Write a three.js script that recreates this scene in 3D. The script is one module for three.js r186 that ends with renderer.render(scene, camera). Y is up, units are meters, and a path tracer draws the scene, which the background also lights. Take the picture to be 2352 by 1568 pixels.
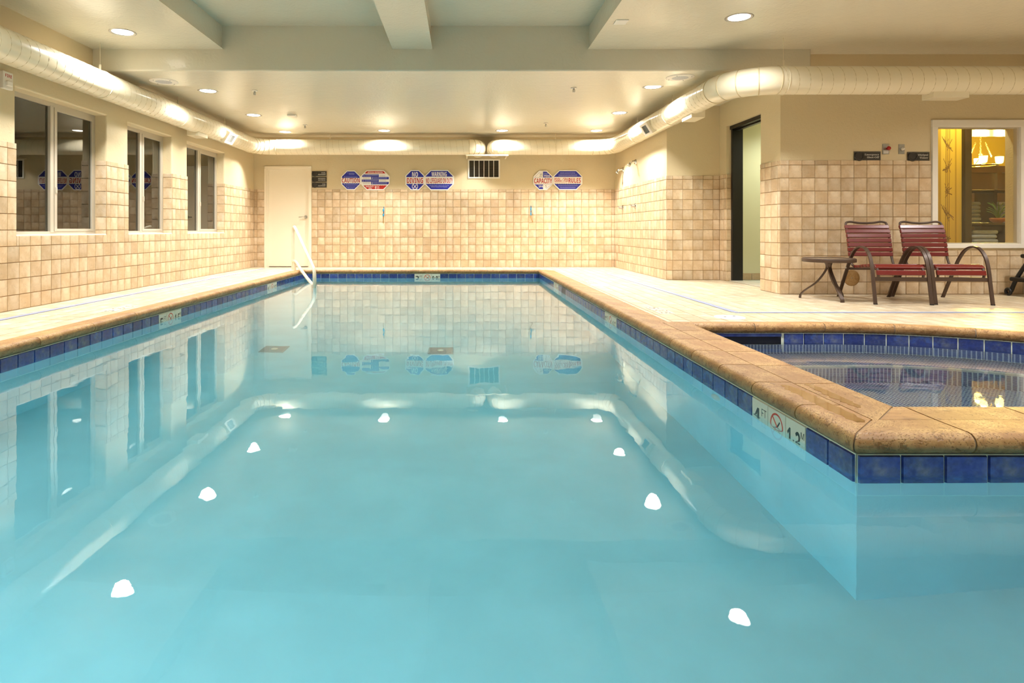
import * as THREE from 'three';
import { RoundedBoxGeometry } from 'three/addons/geometries/RoundedBoxGeometry.js';
import { mergeGeometries, mergeVertices, toCreasedNormals } from 'three/addons/utils/BufferGeometryUtils.js';

// ---------------------------------------------------------------- camera, sky, exposure
const scene = new THREE.Scene();
const renderer = new THREE.WebGLRenderer({ antialias: true });
renderer.toneMapping = THREE.LinearToneMapping;
renderer.toneMappingExposure = 1.0;
renderer.shadowMap.enabled = true;
const CAM_Y = 0.795, F = 1420;                       // eye above the deck; focal length in pixels of a 1568-high frame
const camera = new THREE.PerspectiveCamera(2 * Math.atan(784 / F) * 180 / Math.PI, 1.5, 0.02, 80);
camera.position.set(0, CAM_Y, 0);
camera.lookAt(0, CAM_Y, -1);
camera.setViewOffset(2352, 1568, 114, 257, 2352, 1568);   // shift lens
scene.background = new THREE.Color(0.002, 0.0025, 0.003);  // night outside

const LAMP_CD = 37, LAMP_COLOR = new THREE.Color(1, 0.99, 0.97), LAMP_GLOW = 18;
const UNDERWATER_FILL_CD = 6;  // strength of the added fill lamps in the pool

// ---------------------------------------------------------------- helpers
let seed = 1234567;
const rnd = () => { seed = (seed + 0x6d2b79f5) | 0; let t = Math.imul(seed ^ (seed >>> 15), 1 | seed); t = (t + Math.imul(t ^ (t >>> 7), 61 | t)) ^ t; return ((t ^ (t >>> 14)) >>> 0) / 4294967296; };
const V = (x, y, d) => new THREE.Vector3(x, y, -d);          // d = metres in front of the camera
const taken = {};
function numbered(name) { const n = taken[name] = (taken[name] ?? -1) + 1; return n ? name + '_' + String(n).padStart(3, '0') : name; }
function mesh(name, geo, mat, parent = scene) {
  if (Array.isArray(geo)) geo = geo.length > 1 ? mergeGeometries(geo.map((g) => { const q = g.index ? g.toNonIndexed() : g; for (const k of Object.keys(q.attributes)) if (!['position', 'normal', 'uv'].includes(k)) q.deleteAttribute(k); return q; })) : geo[0];
  const m = new THREE.Mesh(geo, mat);
  m.name = parent === scene ? numbered(name) : name;
  m.castShadow = m.receiveShadow = true;
  parent.add(m);
  return m;
}
function group(name, p, parent = scene) { const g = new THREE.Group(); g.name = parent === scene ? numbered(name) : name; if (p) g.position.copy(p); parent.add(g); return g; }
function tag(o, label, category, grp, kind) { o.userData = { label, category }; if (grp) o.userData.group = grp; if (kind) o.userData.kind = kind; return o; }
function structure(o, label) { o.userData.kind = 'structure'; if (label) o.userData.label = label; return o; }
function uvMetres(g, sx = 1, sy = 1) {                        // uv in metres on the plane each face lies nearest to
  g = g.index ? g.toNonIndexed() : g;
  const p = g.attributes.position, uv = new Float32Array(p.count * 2), a = new THREE.Vector3(), b = new THREE.Vector3(), c = new THREE.Vector3();
  for (let i = 0; i < p.count; i += 3) {
    a.fromBufferAttribute(p, i); b.fromBufferAttribute(p, i + 1); c.fromBufferAttribute(p, i + 2);
    const n = b.clone().sub(a).cross(c.clone().sub(a)), ax = Math.abs(n.x), ay = Math.abs(n.y), az = Math.abs(n.z);
    [a, b, c].forEach((q, k) => { const [u, v] = ax > ay && ax > az ? [q.z, q.y] : ay > az ? [q.x, q.z] : [q.x, q.y]; uv[(i + k) * 2] = u * sx; uv[(i + k) * 2 + 1] = v * sy; });
  }
  g.setAttribute('uv', new THREE.BufferAttribute(uv, 2));
  return g;
}
function bx(x0, x1, y0, y1, d0, d1) { const g = new THREE.BoxGeometry(Math.abs(x1 - x0), Math.abs(y1 - y0), Math.abs(d1 - d0)); g.translate((x0 + x1) / 2, (y0 + y1) / 2, -(d0 + d1) / 2); return uvMetres(g); }
function rbx(x0, x1, y0, y1, d0, d1, r = 0.01, seg = 2) { const g = new RoundedBoxGeometry(Math.abs(x1 - x0), Math.abs(y1 - y0), Math.abs(d1 - d0), seg, r); g.translate((x0 + x1) / 2, (y0 + y1) / 2, -(d0 + d1) / 2); return uvMetres(g); }
function lathe(pts, seg = 32) { return new THREE.LatheGeometry(pts.map(([r, y]) => new THREE.Vector2(r, y)), seg); }
function tube(points, r, seg = 48, rad = 10, closed = false, tension = 0.5) { return new THREE.TubeGeometry(new THREE.CatmullRomCurve3(points, closed, 'centripetal', tension), seg, r, rad, closed); }
// sweep a profile [[s, y]...] along frames {o, n}: point = o + n * s + up * y
function sweep(profile, frames, caps = true) {
  const pos = [], uv = [], idx = [], P = profile.length; let along = 0;
  const arc = [0]; for (let i = 1; i < P; i++) arc.push(arc[i - 1] + Math.hypot(profile[i][0] - profile[i - 1][0], profile[i][1] - profile[i - 1][1]));
  frames.forEach((f, k) => {
    if (k) along += f.o.distanceTo(frames[k - 1].o);
    profile.forEach(([s, y], i) => { const q = f.o.clone().addScaledVector(f.n, s); q.y += y; pos.push(q.x, q.y, q.z); uv.push(along + (f.u || 0), arc[i]); });
  });
  for (let k = 0; k < frames.length - 1; k++) for (let i = 0; i < P; i++) { const j = (i + 1) % P, a = k * P + i, b = k * P + j, c = a + P, e = b + P; idx.push(a, c, b, b, c, e); }
  let g = new THREE.BufferGeometry();
  g.setAttribute('position', new THREE.Float32BufferAttribute(pos, 3)); g.setAttribute('uv', new THREE.Float32BufferAttribute(uv, 2));
  if (caps) {
    const tris = THREE.ShapeUtils.triangulateShape(profile.map(([s, y]) => new THREE.Vector2(s, y)), []), last = (frames.length - 1) * P;
    for (const [a, b, c] of tris) { idx.push(a, b, c); idx.push(last + a, last + c, last + b); }
  }
  g.setIndex(idx);
  return toCreasedNormals(g, 0.7);
}
// tileable value noise
function lattice(n, s) { let q = s; const r = () => { q = (q * 1664525 + 1013904223) >>> 0; return q / 4294967296; }; return Float32Array.from({ length: n * n }, r); }
function makeNoise(per, s) { const L = lattice(per, s); return (u, v) => { const x = u * per, y = v * per, i = Math.floor(x), j = Math.floor(y), f = x - i, g = y - j, a = f * f * (3 - 2 * f), b = g * g * (3 - 2 * g), at = (p, q) => L[(((q % per) + per) % per) * per + (((p % per) + per) % per)]; return (at(i, j) * (1 - a) + at(i + 1, j) * a) * (1 - b) + (at(i, j + 1) * (1 - a) + at(i + 1, j + 1) * a) * b; }; }
function fbm(per, oct, s) { const ns = Array.from({ length: oct }, (_, k) => makeNoise(per << k, s + k * 977)); return (u, v) => { let t = 0, a = 0.5, w = 0; for (const n of ns) { t += n(u, v) * a; w += a; a *= 0.5; } return t / w; }; }
function dataTex(n, f, srgb = true) {
  const d = new Uint8Array(n * n * 4);
  for (let y = 0; y < n; y++) for (let x = 0; x < n; x++) { const c = f((x + 0.5) / n, (y + 0.5) / n), o = (y * n + x) * 4; for (let k = 0; k < 3; k++) d[o + k] = Math.max(0, Math.min(255, (Array.isArray(c) ? c[k] : c) * 255)); d[o + 3] = 255; }
  const t = new THREE.DataTexture(d, n, n); t.wrapS = t.wrapT = THREE.RepeatWrapping; t.magFilter = THREE.LinearFilter; t.minFilter = THREE.LinearMipmapLinearFilter; t.generateMipmaps = true;
  if (srgb) t.colorSpace = THREE.SRGBColorSpace; t.needsUpdate = true; return t;
}
const scaled = (t, rx, ry = rx) => { const c = t.clone(); c.repeat.set(rx, ry); c.needsUpdate = true; return c; };
function canvasTex(w, h, draw) { const c = document.createElement('canvas'); c.width = w; c.height = h; draw(c.getContext('2d'), w, h); const t = new THREE.CanvasTexture(c); t.colorSpace = THREE.SRGBColorSpace; t.anisotropy = 8; return t; }
const mix3 = (a, b, t) => a.map((x, k) => x + (b[k] - x) * t);
const smooth = (a, b, x) => { const t = Math.max(0, Math.min(1, (x - a) / (b - a))); return t * t * (3 - 2 * t); };
const std = (o) => new THREE.MeshStandardMaterial(o), phys = (o) => new THREE.MeshPhysicalMaterial(o);

// ---------------------------------------------------------------- materials
const nA = fbm(4, 5, 11), nB = fbm(8, 4, 57), nC = fbm(32, 3, 93), nD = fbm(64, 2, 7);
const tileTex = dataTex(512, (u, v) => { const a = nA(u, v), b = nB(u, v), c = nC(u, v), sp = nD(u, v); let col = mix3([0.82, 0.71, 0.56], [0.915, 0.84, 0.725], smooth(0.32, 0.68, a * 0.65 + b * 0.35)); col = mix3(col, [0.76, 0.60, 0.42], 0.3 * smooth(0.60, 0.8, b)); const k = 0.97 + 0.06 * c - 0.06 * smooth(0.76, 0.84, sp); return col.map((x) => x * k); });
const deckTex = dataTex(512, (u, v) => { const a = nA(v, u), b = nB(u, v), c = nC(u, v); const col = mix3([0.77, 0.695, 0.58], [0.88, 0.835, 0.75], smooth(0.3, 0.7, a * 0.5 + b * 0.5)); return col.map((x) => x * (0.97 + 0.06 * c)); });
const nE = fbm(96, 2, 301); const pits = (u, v) => Math.max(smooth(0.60, 0.70, nC(u, v) * 0.5 + nB(v, u) * 0.5), 0.8 * smooth(0.60, 0.70, nE(u, v * 1.0) * 0.7 + nA(u, v) * 0.3));
const copingTex = dataTex(512, (u, v) => { const a = nA(u, v), c = nC(v, u); let col = mix3([0.66, 0.485, 0.29], [0.80, 0.64, 0.42], smooth(0.3, 0.7, a * 0.7 + c * 0.3)); col = mix3(col, [0.47, 0.32, 0.16], 0.6 * pits(u, v)); return col; });
const copingBump = dataTex(512, (u, v) => 0.7 - 0.6 * pits(u, v) + 0.2 * nC(u, v), false);
const blueTex = dataTex(512, (u, v) => { const a = nA(u, v), b = nB(v, u), c = nC(u, v); let col = mix3([0.19, 0.25, 0.52], [0.38, 0.42, 0.54], smooth(0.35, 0.7, a * 0.6 + b * 0.4)); col = mix3(col, [0.20, 0.36, 0.76], 0.5 * smooth(0.55, 0.75, b)); return col.map((x) => x * (0.85 + 0.3 * c)); });
const plasterBump = dataTex(512, (u, v) => { const a = nC(u, v), b = nB(u, v); return 0.5 * smooth(0.42, 0.62, b * 0.6 + a * 0.4) + 0.35 * a; }, false);
const poolTex = dataTex(512, (u, v) => { const a = nA(u, v), b = nB(u, v); return [0.80, 0.935, 0.98].map((x) => x * (0.96 + 0.04 * smooth(0.3, 0.7, a * 0.5 + b * 0.5))); });
const rippleBump = dataTex(512, (u, v) => 0.6 * nA(u, v) + 0.4 * nB(u, v), false);
const mosaicTex = dataTex(512, (u, v) => { const n = 16, x = u * n, y = v * n, fx = x - Math.floor(x), fy = y - Math.floor(y), e = Math.min(fx, fy, 1 - fx, 1 - fy), id = Math.floor(x) * 17 + Math.floor(y) * 31, r = ((id * 2654435761) >>> 0) / 4294967296; const t = mix3([0.12, 0.16, 0.42], [0.25, 0.30, 0.55], r); return mix3([0.93, 0.94, 0.95], t, smooth(0.12, 0.17, e)); });
const woodTex = dataTex(256, (u, v) => { const g = nB(u, v * 0.15) * 0.6 + nC(u, v * 0.1) * 0.4; return mix3([0.11, 0.065, 0.035], [0.21, 0.13, 0.065], g); });
const pillowTex = dataTex(256, (u, v) => { const b = nB(u, v); return [0.66, 0.72, 0.95].map((x) => x * (0.8 + 0.2 * b)); });

const M = {};
M.wall = std({ color: 0xd9c8a2, roughness: 0.5, bumpMap: scaled(plasterBump, 2.2), bumpScale: 0.0012 });
M.ceiling = std({ color: 0xe0d9c4, roughness: 0.2, bumpMap: scaled(plasterBump, 1.6), bumpScale: 0.0012 });
M.grout = std({ color: 0xb08f66, roughness: 0.9 });
M.deckGrout = std({ color: 0xb7a488, roughness: 0.9 });
M.poolGrout = std({ color: 0xe4ead9, roughness: 0.7 });
const TONES = [0.77, 0.83, 0.87, 0.90, 0.93, 0.96];
const toneColor = (t) => new THREE.Color(t, t * 0.99, t * 0.975);
M.tile = TONES.map((t) => std({ color: toneColor(t), map: tileTex, roughness: 0.34 }));
M.tileMany = std({ vertexColors: true, map: tileTex, roughness: 0.34 });
const DTONES = [0.92, 0.95, 0.98, 1.0, 1.02, 1.05];
M.deck = DTONES.map((t) => std({ color: toneColor(t), map: deckTex, roughness: 0.33 }));
M.deckMany = std({ vertexColors: true, map: deckTex, roughness: 0.33 });
M.blue = [0.8, 0.92, 1.0, 1.12].map((t) => std({ color: new THREE.Color(t, t, t), map: blueTex, roughness: 0.16 }));
M.coping = [0.82, 0.88, 0.92, 0.97].map((t) => std({ color: new THREE.Color(t, t * 0.985, t * 0.97), map: scaled(copingTex, 2.2), bumpMap: scaled(copingBump, 2.2), bumpScale: 0.0028, roughness: 0.5 }));
M.mortar = std({ color: 0x8d7a66, roughness: 0.9 });
M.pool = std({ map: scaled(poolTex, 0.5), roughness: 0.8 });
M.mosaic = std({ map: scaled(mosaicTex, 2.4), roughness: 0.25 });
M.white = std({ color: 0xeee8dc, roughness: 0.4 });
M.paintWhite = std({ color: 0xf1e6cf, roughness: 0.35 });
M.rail = std({ color: 0xdad0b8, roughness: 0.22 });
M.duct = phys({ color: 0xeadfc2, roughness: 0.33, clearcoat: 0.4, clearcoatRoughness: 0.12 });
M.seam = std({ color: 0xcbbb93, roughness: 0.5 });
M.chrome = std({ color: 0xc9cac8, metalness: 1, roughness: 0.16 });
M.trim = std({ color: 0xa39d92, roughness: 0.35, metalness: 0.3 });
M.steel = std({ color: 0xa6a49c, metalness: 0.8, roughness: 0.35 });
M.alu = std({ color: 0xc9c0ae, metalness: 0.25, roughness: 0.4 });
M.black = std({ color: 0x0a0807, roughness: 0.4 });
M.dark = std({ color: 0x0b0b0c, roughness: 0.8 });
M.bronze = std({ color: 0x4f3d31, metalness: 0.25, roughness: 0.42 });
M.strap = phys({ color: 0x6e1d18, roughness: 0.3, clearcoat: 0.3, clearcoatRoughness: 0.2 });
M.plaque = std({ color: 0x2f2a22, roughness: 0.4 });
M.plaqueRim = std({ color: 0x625c50, metalness: 0.5, roughness: 0.4 });
M.red = std({ color: 0xa3120e, roughness: 0.25 });
M.wood = std({ map: woodTex, roughness: 0.35 });
M.lens = std({ color: 0xffffff, emissive: 0xfff6e8, emissiveIntensity: LAMP_GLOW, roughness: 0.4 });
M.glass = phys({ color: 0xb9b9ae, transmission: 1, thickness: 0, roughness: 0.0, ior: 1.85 });
M.clearGlass = phys({ color: 0xffffff, transmission: 1, thickness: 0, roughness: 0.0, ior: 1.45 });
M.water = phys({ color: 0xffffff, transmission: 1, thickness: 1, roughness: 0.012, ior: 1.333, attenuationColor: new THREE.Color(0.80, 0.972, 0.985), attenuationDistance: 1.0, bumpMap: scaled(rippleBump, 0.45, 0.3), bumpScale: 0.0018 });
M.spaWater = phys({ color: 0xffffff, transmission: 1, thickness: 1, roughness: 0.012, ior: 1.333, attenuationColor: new THREE.Color(0.80, 0.96, 0.985), attenuationDistance: 1.0, bumpMap: scaled(rippleBump, 0.5, 0.4), bumpScale: 0.0012 });

// ---------------------------------------------------------------- tiles
const ORI = { front: new THREE.Euler(0, 0, 0), back: new THREE.Euler(0, Math.PI, 0), right: new THREE.Euler(0, Math.PI / 2, 0), left: new THREE.Euler(0, -Math.PI / 2, 0), up: new THREE.Euler(-Math.PI / 2, 0, 0) };   // the way a face looks: front = to the camera, right = +x
const tileCache = {};
function tileGeo(w, h, t = 0.008, b = 0.0035, variant = 0, rep = 0.7) {
  const key = [w.toFixed(3), h.toFixed(3), t, b, variant, rep].join();
  if (tileCache[key]) return tileCache[key];
  const x = w / 2, y = h / 2, o = [[-x, -y], [x, -y], [x, y], [-x, y]], i = [[-x + b, -y + b], [x - b, -y + b], [x - b, y - b], [-x + b, y - b]], pos = [], uv = [], ou = (variant * 0.37) % 1, ov = (variant * 0.61) % 1;
  const put = (p, z) => { pos.push(p[0], p[1], z); uv.push(ou + p[0] / rep, ov + p[1] / rep); };
  put(i[0], t); put(i[1], t); put(i[2], t); put(i[0], t); put(i[2], t); put(i[3], t);
  for (let k = 0; k < 4; k++) { const n = (k + 1) % 4; put(o[k], 0); put(o[n], 0); put(i[n], t); put(o[k], 0); put(i[n], t); put(i[k], t); }
  const g = new THREE.BufferGeometry(); g.setAttribute('position', new THREE.Float32BufferAttribute(pos, 3)); g.setAttribute('uv', new THREE.Float32BufferAttribute(uv, 2)); g.computeVertexNormals();
  return tileCache[key] = g;
}
const MAXP = 300;
// tiles: {c: Vector3, ori, w, h}
function tileField(parent, name, tiles, mats, manyMat, tones, opt = {}) {
  const eye = camera.position, { t = 0.008, b = 0.0022, rep = 0.7, cap = MAXP } = opt;
  for (const q of tiles) {
    const n = new THREE.Vector3(0, 0, 1).applyEuler(ORI[q.ori]), v = eye.clone().sub(q.c), dist = v.length(), z = -q.c.z;
    const facing = n.dot(v) / dist, px = 1062 + F * q.c.x / Math.max(z, 0.1), inView = z > 0.3 && px > -60 && px < 2420 && facing > 0;
    q.size = inView ? q.w * q.h * facing / (dist * dist) : -1; q.tone = Math.floor(rnd() * tones.length); q.variant = Math.floor(rnd() * 5);
  }
  tiles.sort((p, r) => r.size - p.size);
  const many = [];
  tiles.forEach((q, k) => {
    const g = tileGeo(q.w, q.h, t, b, q.variant, rep);
    if (k < cap && q.size > 0) { const m = mesh(name, g, mats[q.tone], parent); m.position.copy(q.c); m.rotation.copy(ORI[q.ori]); return; }
    const c = g.clone(), col = mats[q.tone].color, cc = new Float32Array(c.attributes.position.count * 3);
    for (let i = 0; i < cc.length; i += 3) { cc[i] = col.r; cc[i + 1] = col.g; cc[i + 2] = col.b; }
    c.setAttribute('color', new THREE.BufferAttribute(cc, 3));
    c.applyMatrix4(new THREE.Matrix4().compose(q.c, new THREE.Quaternion().setFromEuler(ORI[q.ori]), new THREE.Vector3(1, 1, 1)));
    many.push(c);
  });
  if (many.length) { const m = new THREE.Mesh(mergeGeometries(many), manyMat); m.name = name + '_field'; m.castShadow = m.receiveShadow = true; m.userData.kind = 'stuff'; m.userData.label = 'the remaining small tiles of this surface'; parent.add(m); }
}
const T = 0.16, J = 0.0045, TILE_TOP = 1.65, CAP_H = 0.06;
const ROWS = (() => { const r = [[TILE_TOP - CAP_H, TILE_TOP]]; let y = TILE_TOP - CAP_H; while (y > 0.01) { r.push([Math.max(0, y - T), y]); y -= T; } return r; })();
// tiles on a vertical strip: fixed plane; along a..b (x for front, d for side), grid phase g0; keep(a0,a1,y0,y1) may cut: returns [a0,a1,y0,y1] list
function wallTiles(out, ori, plane, a, b, g0, cut, yMax = TILE_TOP, rows = ROWS) {
  const k0 = Math.floor((a - g0) / T), k1 = Math.ceil((b - g0) / T);
  for (let k = k0; k < k1; k++) for (const [y0, y1] of rows) {
    const r = [Math.max(a, g0 + k * T), Math.min(b, g0 + (k + 1) * T), y0, Math.min(y1, yMax)];
    for (const [p, q, s, e] of (cut ? cut(r) : [r])) {
      if (q - p < 0.022 || e - s < 0.016) continue;
      const c = (p + q) / 2, y = (s + e) / 2, w = q - p - J, h = e - s - J;
      out.push({ c: ori === 'front' || ori === 'back' ? V(c, y, plane) : V(plane, y, c), ori, w, h });
    }
  }
}
// remove rectangle H from rect r
function minus(r, H) {
  const [a, b, s, e] = r, [p, q, u, w] = H;
  if (b <= p || a >= q || e <= u || s >= w) return [r];
  const out = [];
  if (a < p) out.push([a, p, s, e]);
  if (b > q) out.push([q, b, s, e]);
  const m0 = Math.max(a, p), m1 = Math.min(b, q);
  if (s < u) out.push([m0, m1, s, u]);
  if (e > w) out.push([m0, m1, w, e]);
  return out;
}
const minusAll = (r, Hs) => Hs.reduce((list, H) => list.flatMap((x) => minus(x, H)), [r]);

// ---------------------------------------------------------------- room dimensions
const XL = -4.43, DB = 13.13, XS = 3.24, DA = 9.8, XD = 4.08, XN = 3.92, DR = 7.62, DF = -2.2, XR = 8.6;
const C_BACK = 2.755, C_BEAM = 2.695, C_FRONT = 2.955, C_COFFER = 3.235, BEAM0 = 7.41, BEAM1 = 8.2;
const WATER = -0.113, TILE_EDGE = -0.033;
const PX0 = -2.98, PX1 = 1.46, PD1 = 11.64, PD0 = 0.35, PXR = 3.3, PDC = 2.29;      // pool faces
const SX0 = 1.83, SD0 = 2.63, SD1 = 4.97, SCX = 2.9, SCD = 2.97, SR = 2.0, SX1 = SCX + SR;   // spa faces and its rounded end

// ---------------------------------------------------------------- walls
const WINDOWS = [[6.13, 7.69], [8.19, 9.43], [9.95, 11.5]], SILL = 0.735, HEAD = 2.21;
{ // left wall: one plastered slab with three rounded openings
  const w = structure(group('wall_left'), 'cream plaster wall over tan tile wainscot with three windows');
  const s = new THREE.Shape(); s.moveTo(-DF, -0.1); s.lineTo(-(DB + 0.2), -0.1); s.lineTo(-(DB + 0.2), 3.4); s.lineTo(-DF, 3.4); s.closePath();
  for (const [a, b] of WINDOWS) { const h = new THREE.Path(); h.moveTo(-a, SILL); h.lineTo(-a, HEAD); h.lineTo(-b, HEAD); h.lineTo(-b, SILL); h.closePath(); s.holes.push(h); }
  const g = new THREE.ExtrudeGeometry(s, { depth: 0.16, bevelEnabled: true, bevelThickness: 0.02, bevelSize: 0.02, bevelOffset: -0.02, bevelSegments: 3 });
  g.rotateY(-Math.PI / 2); g.scale(1, 1, 1);                 // shape x becomes world z, extrusion runs to -x
  // after rotateY(-90): (x, y, z) -> (-z, y, x)
  g.translate(XL - 0.02, 0, 0);
  mesh('plaster', uvMetres(g), M.wall, w);
  const bed = [];
  const piers = [[DF, WINDOWS[0][0]], [WINDOWS[0][1], WINDOWS[1][0]], [WINDOWS[1][1], WINDOWS[2][0]], [WINDOWS[2][1], DB]];
  bed.push(bx(XL - 0.004, XL + 0.004, 0, SILL - 0.005, DF, DB));
  for (const [a, b] of piers) bed.push(bx(XL - 0.004, XL + 0.004, SILL - 0.005, TILE_TOP - 0.006, a, b));
  mesh('grout_bed', bed, M.grout, w);
  const tl = [], holes = WINDOWS.map(([a, b]) => [a, b, SILL - 0.004, 9]);
  wallTiles(tl, 'right', XL + 0.003, DF, DB, 6.007, (r) => minusAll(r, holes));
  for (const [a, b] of WINDOWS) for (const [y0, y1] of ROWS) { // tile returns in the jambs
    const s0 = Math.max(y0, SILL); if (y1 - s0 < 0.02) continue;
    tl.push({ c: V(XL - 0.065, (s0 + y1) / 2, b - 0.001), ori: 'front', w: 0.13, h: y1 - s0 - J });
    tl.push({ c: V(XL - 0.065, (s0 + y1) / 2, a + 0.001), ori: 'back', w: 0.13, h: y1 - s0 - J });
  }
  tileField(w, 'wall_tile', tl, M.tile, M.tileMany, TONES);
  WINDOWS.forEach(([a, b], k) => {
    const win = structure(group('window_' + (k + 1)), ['wide sliding window in the left wall beside the fire strobe', 'narrower sliding window between two others in the left wall', 'sliding window in the left wall next to the white door'][k]);
    const X = XL - 0.15, m = (a + b) / 2, fr = 0.045;
    mesh('sill', rbx(XL - 0.19, XL + 0.004, SILL - 0.008, SILL + 0.006, a + 0.002, b - 0.002, 0.004), M.white, win);
    mesh('frame', [bx(X - 0.05, X + 0.012, SILL + 0.006, SILL + 0.04, a, b), bx(X - 0.05, X + 0.012, HEAD - 0.05, HEAD, a, b), bx(X - 0.05, X + 0.012, SILL + 0.04, HEAD - 0.05, a, a + fr), bx(X - 0.05, X + 0.012, SILL + 0.04, HEAD - 0.05, b - fr, b)], M.alu, win);
    mesh('mullion', rbx(X - 0.03, X + 0.02, SILL + 0.03, HEAD - 0.04, m - 0.065, m - 0.005, 0.006), M.alu, win);
    mesh('sash', [bx(X - 0.03, X + 0.022, SILL + 0.041, HEAD - 0.051, m, m + 0.045), bx(X - 0.03, X + 0.018, SILL + 0.041, SILL + 0.07, m + 0.045, b - fr - 0.001), bx(X - 0.03, X + 0.018, HEAD - 0.085, HEAD - 0.051, m + 0.045, b - fr - 0.001), bx(X - 0.03, X + 0.018, SILL + 0.07, HEAD - 0.085, b - fr - 0.03, b - fr - 0.001)], M.alu, win);
    mesh('latch', rbx(X + 0.018, X + 0.034, 1.2, 1.27, m + 0.012, m + 0.034, 0.004), M.alu, win);
    mesh('pane', bx(X - 0.012, X - 0.011, SILL + 0.02, HEAD - 0.03, a + 0.02, m - 0.02), M.glass, win);
    mesh('pane', bx(X - 0.002, X - 0.001, SILL + 0.05, HEAD - 0.06, m + 0.02, b - 0.06), M.glass, win);
  });
}
const DOOR1 = [-4.2, -3.2, 2.14];
{ // back wall
  const w = structure(group('wall_back'), 'cream plaster wall over tan tile wainscot at the far end of the pool');
  mesh('plaster', [bx(XL - 0.2, DOOR1[0], -0.1, 3, DB, DB + 0.2), bx(DOOR1[0], DOOR1[1], DOOR1[2], 3, DB, DB + 0.2), bx(DOOR1[1], XS, -0.1, 3, DB, DB + 0.2), bx(DOOR1[0] - 0.1, DOOR1[1] + 0.1, -0.1, 2.4, DB + 0.2, DB + 0.25)], M.wall, w);
  mesh('grout_bed', [bx(XL, DOOR1[0], 0, TILE_TOP - 0.006, DB - 0.004, DB + 0.004), bx(DOOR1[1], XS, 0, TILE_TOP - 0.006, DB - 0.004, DB + 0.004)], M.grout, w);
  const tl = []; wallTiles(tl, 'front', DB - 0.003, XL + 0.01, XS - 0.01, 0.925, (r) => minus(r, [DOOR1[0], DOOR1[1], -1, 3]));
  tileField(w, 'wall_tile', tl, M.tile, M.tileMany, TONES);
}
{ // right wall behind the showers
  const w = structure(group('wall_right'), 'cream plaster wall over tan tile wainscot behind the showers');
  mesh('plaster', bx(XS, XS + 0.2, -0.1, 2.9, DA, DB + 0.2), M.wall, w);
  mesh('grout_bed', bx(XS - 0.004, XS + 0.004, 0, TILE_TOP - 0.006, DA + 0.005, DB), M.grout, w);
  const tl = []; wallTiles(tl, 'left', XS - 0.003, DA - 0.008, DB - 0.008, DA - 0.008);
  tileField(w, 'wall_tile', tl, M.tile, M.tileMany, TONES);
}
{ // alcove wall facing the pool between showers and doorway
  const w = structure(group('wall_alcove'), 'cream plaster and tan tile wall between the showers and the dark doorway');
  mesh('plaster', bx(XS + 0.2, XD + 0.24, -0.1, 2.9, DA, DA + 0.2), M.wall, w);
  mesh('grout_bed', bx(XS, XD, 0, TILE_TOP - 0.006, DA - 0.004, DA + 0.004), M.grout, w);
  const tl = []; wallTiles(tl, 'front', DA - 0.003, XS - 0.006, XD - 0.008, XS + 0.09);
  tileField(w, 'wall_tile', tl, M.tile, M.tileMany, TONES);
}
const DOOR_H = 2.39, DJ0 = 8.12, DJ1 = 9.55;
{ // wall with the dark doorway
  const w = structure(group('wall_doorway'), 'cream plaster and tan tile wall holding the dark doorway');
  mesh('plaster', [bx(XD, XD + 0.24, -0.1, 2.9, DJ1, DA), bx(XD, XD + 0.24, DOOR_H, 2.9, DJ0, DJ1), bx(XN, XD + 0.24, -0.1, 3.4, DR, DJ0)], M.wall, w);
  mesh('grout_bed', [bx(XD - 0.004, XD + 0.002, 0, TILE_TOP - 0.006, DJ1 + 0.004, DA), bx(XD, XD + 0.07, 0, TILE_TOP - 0.006, DJ1 - 0.004, DJ1 + 0.002), bx(XN - 0.004, XN + 0.002, 0, TILE_TOP - 0.006, DR, DJ0)], M.grout, w);
  const tl = [];
  wallTiles(tl, 'left', XD - 0.003, DJ1 - 0.008, DA - 0.01, DJ1 + 0.07);
  wallTiles(tl, 'front', DJ1 - 0.003, XD - 0.006, XD + 0.07, XD - 0.006);
  wallTiles(tl, 'left', XN - 0.003, DR - 0.008, DJ0, DR + 0.05);
  wallTiles(tl, 'back', DJ0 + 0.002, XN, XD + 0.06, XN);
  tileField(w, 'wall_tile', tl, M.tile, M.tileMany, TONES);
  const d = structure(group('door_2'), 'dark bronze steel door frame with an overhead closer');
  const f = 0.14;
  mesh('door_jamb', rbx(XD + 0.07, XD + 0.23, 0, DOOR_H - 0.055, DJ1 - 0.055, DJ1 + 0.001, 0.004), M.black, d);
  mesh('door_jamb', rbx(XD + 0.07, XD + 0.23, 0, DOOR_H - 0.055, DJ0, DJ0 + 0.055, 0.004), M.black, d);
  mesh('door_header', rbx(XD + 0.05, XD + 0.23, DOOR_H - 0.055, DOOR_H, DJ0, DJ1, 0.004), M.black, d);
  mesh('door_stop', bx(XD + 0.12, XD + 0.18, DOOR_H - 0.075, DOOR_H - 0.05, DJ0 + 0.05, DJ1 - 0.05), M.black, d);
  const cl = mesh('door_closer', rbx(XD + 0.19, XD + 0.25, DOOR_H - 0.12, DOOR_H - 0.06, 8.55, 8.85, 0.008), M.bronze, d);
  mesh('closer_arm', [tube([V(XD + 0.2, DOOR_H - 0.1, 8.84), V(XD + 0.22, DOOR_H - 0.105, 8.6), V(XD + 0.36, DOOR_H - 0.11, 8.42)], 0.009, 12, 6)], M.steel, cl);
  mesh('threshold', rbx(XD + 0.02, XD + 0.26, 0, 0.012, DJ0, DJ1 - 0.05, 0.004), M.alu, d);
}
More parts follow.
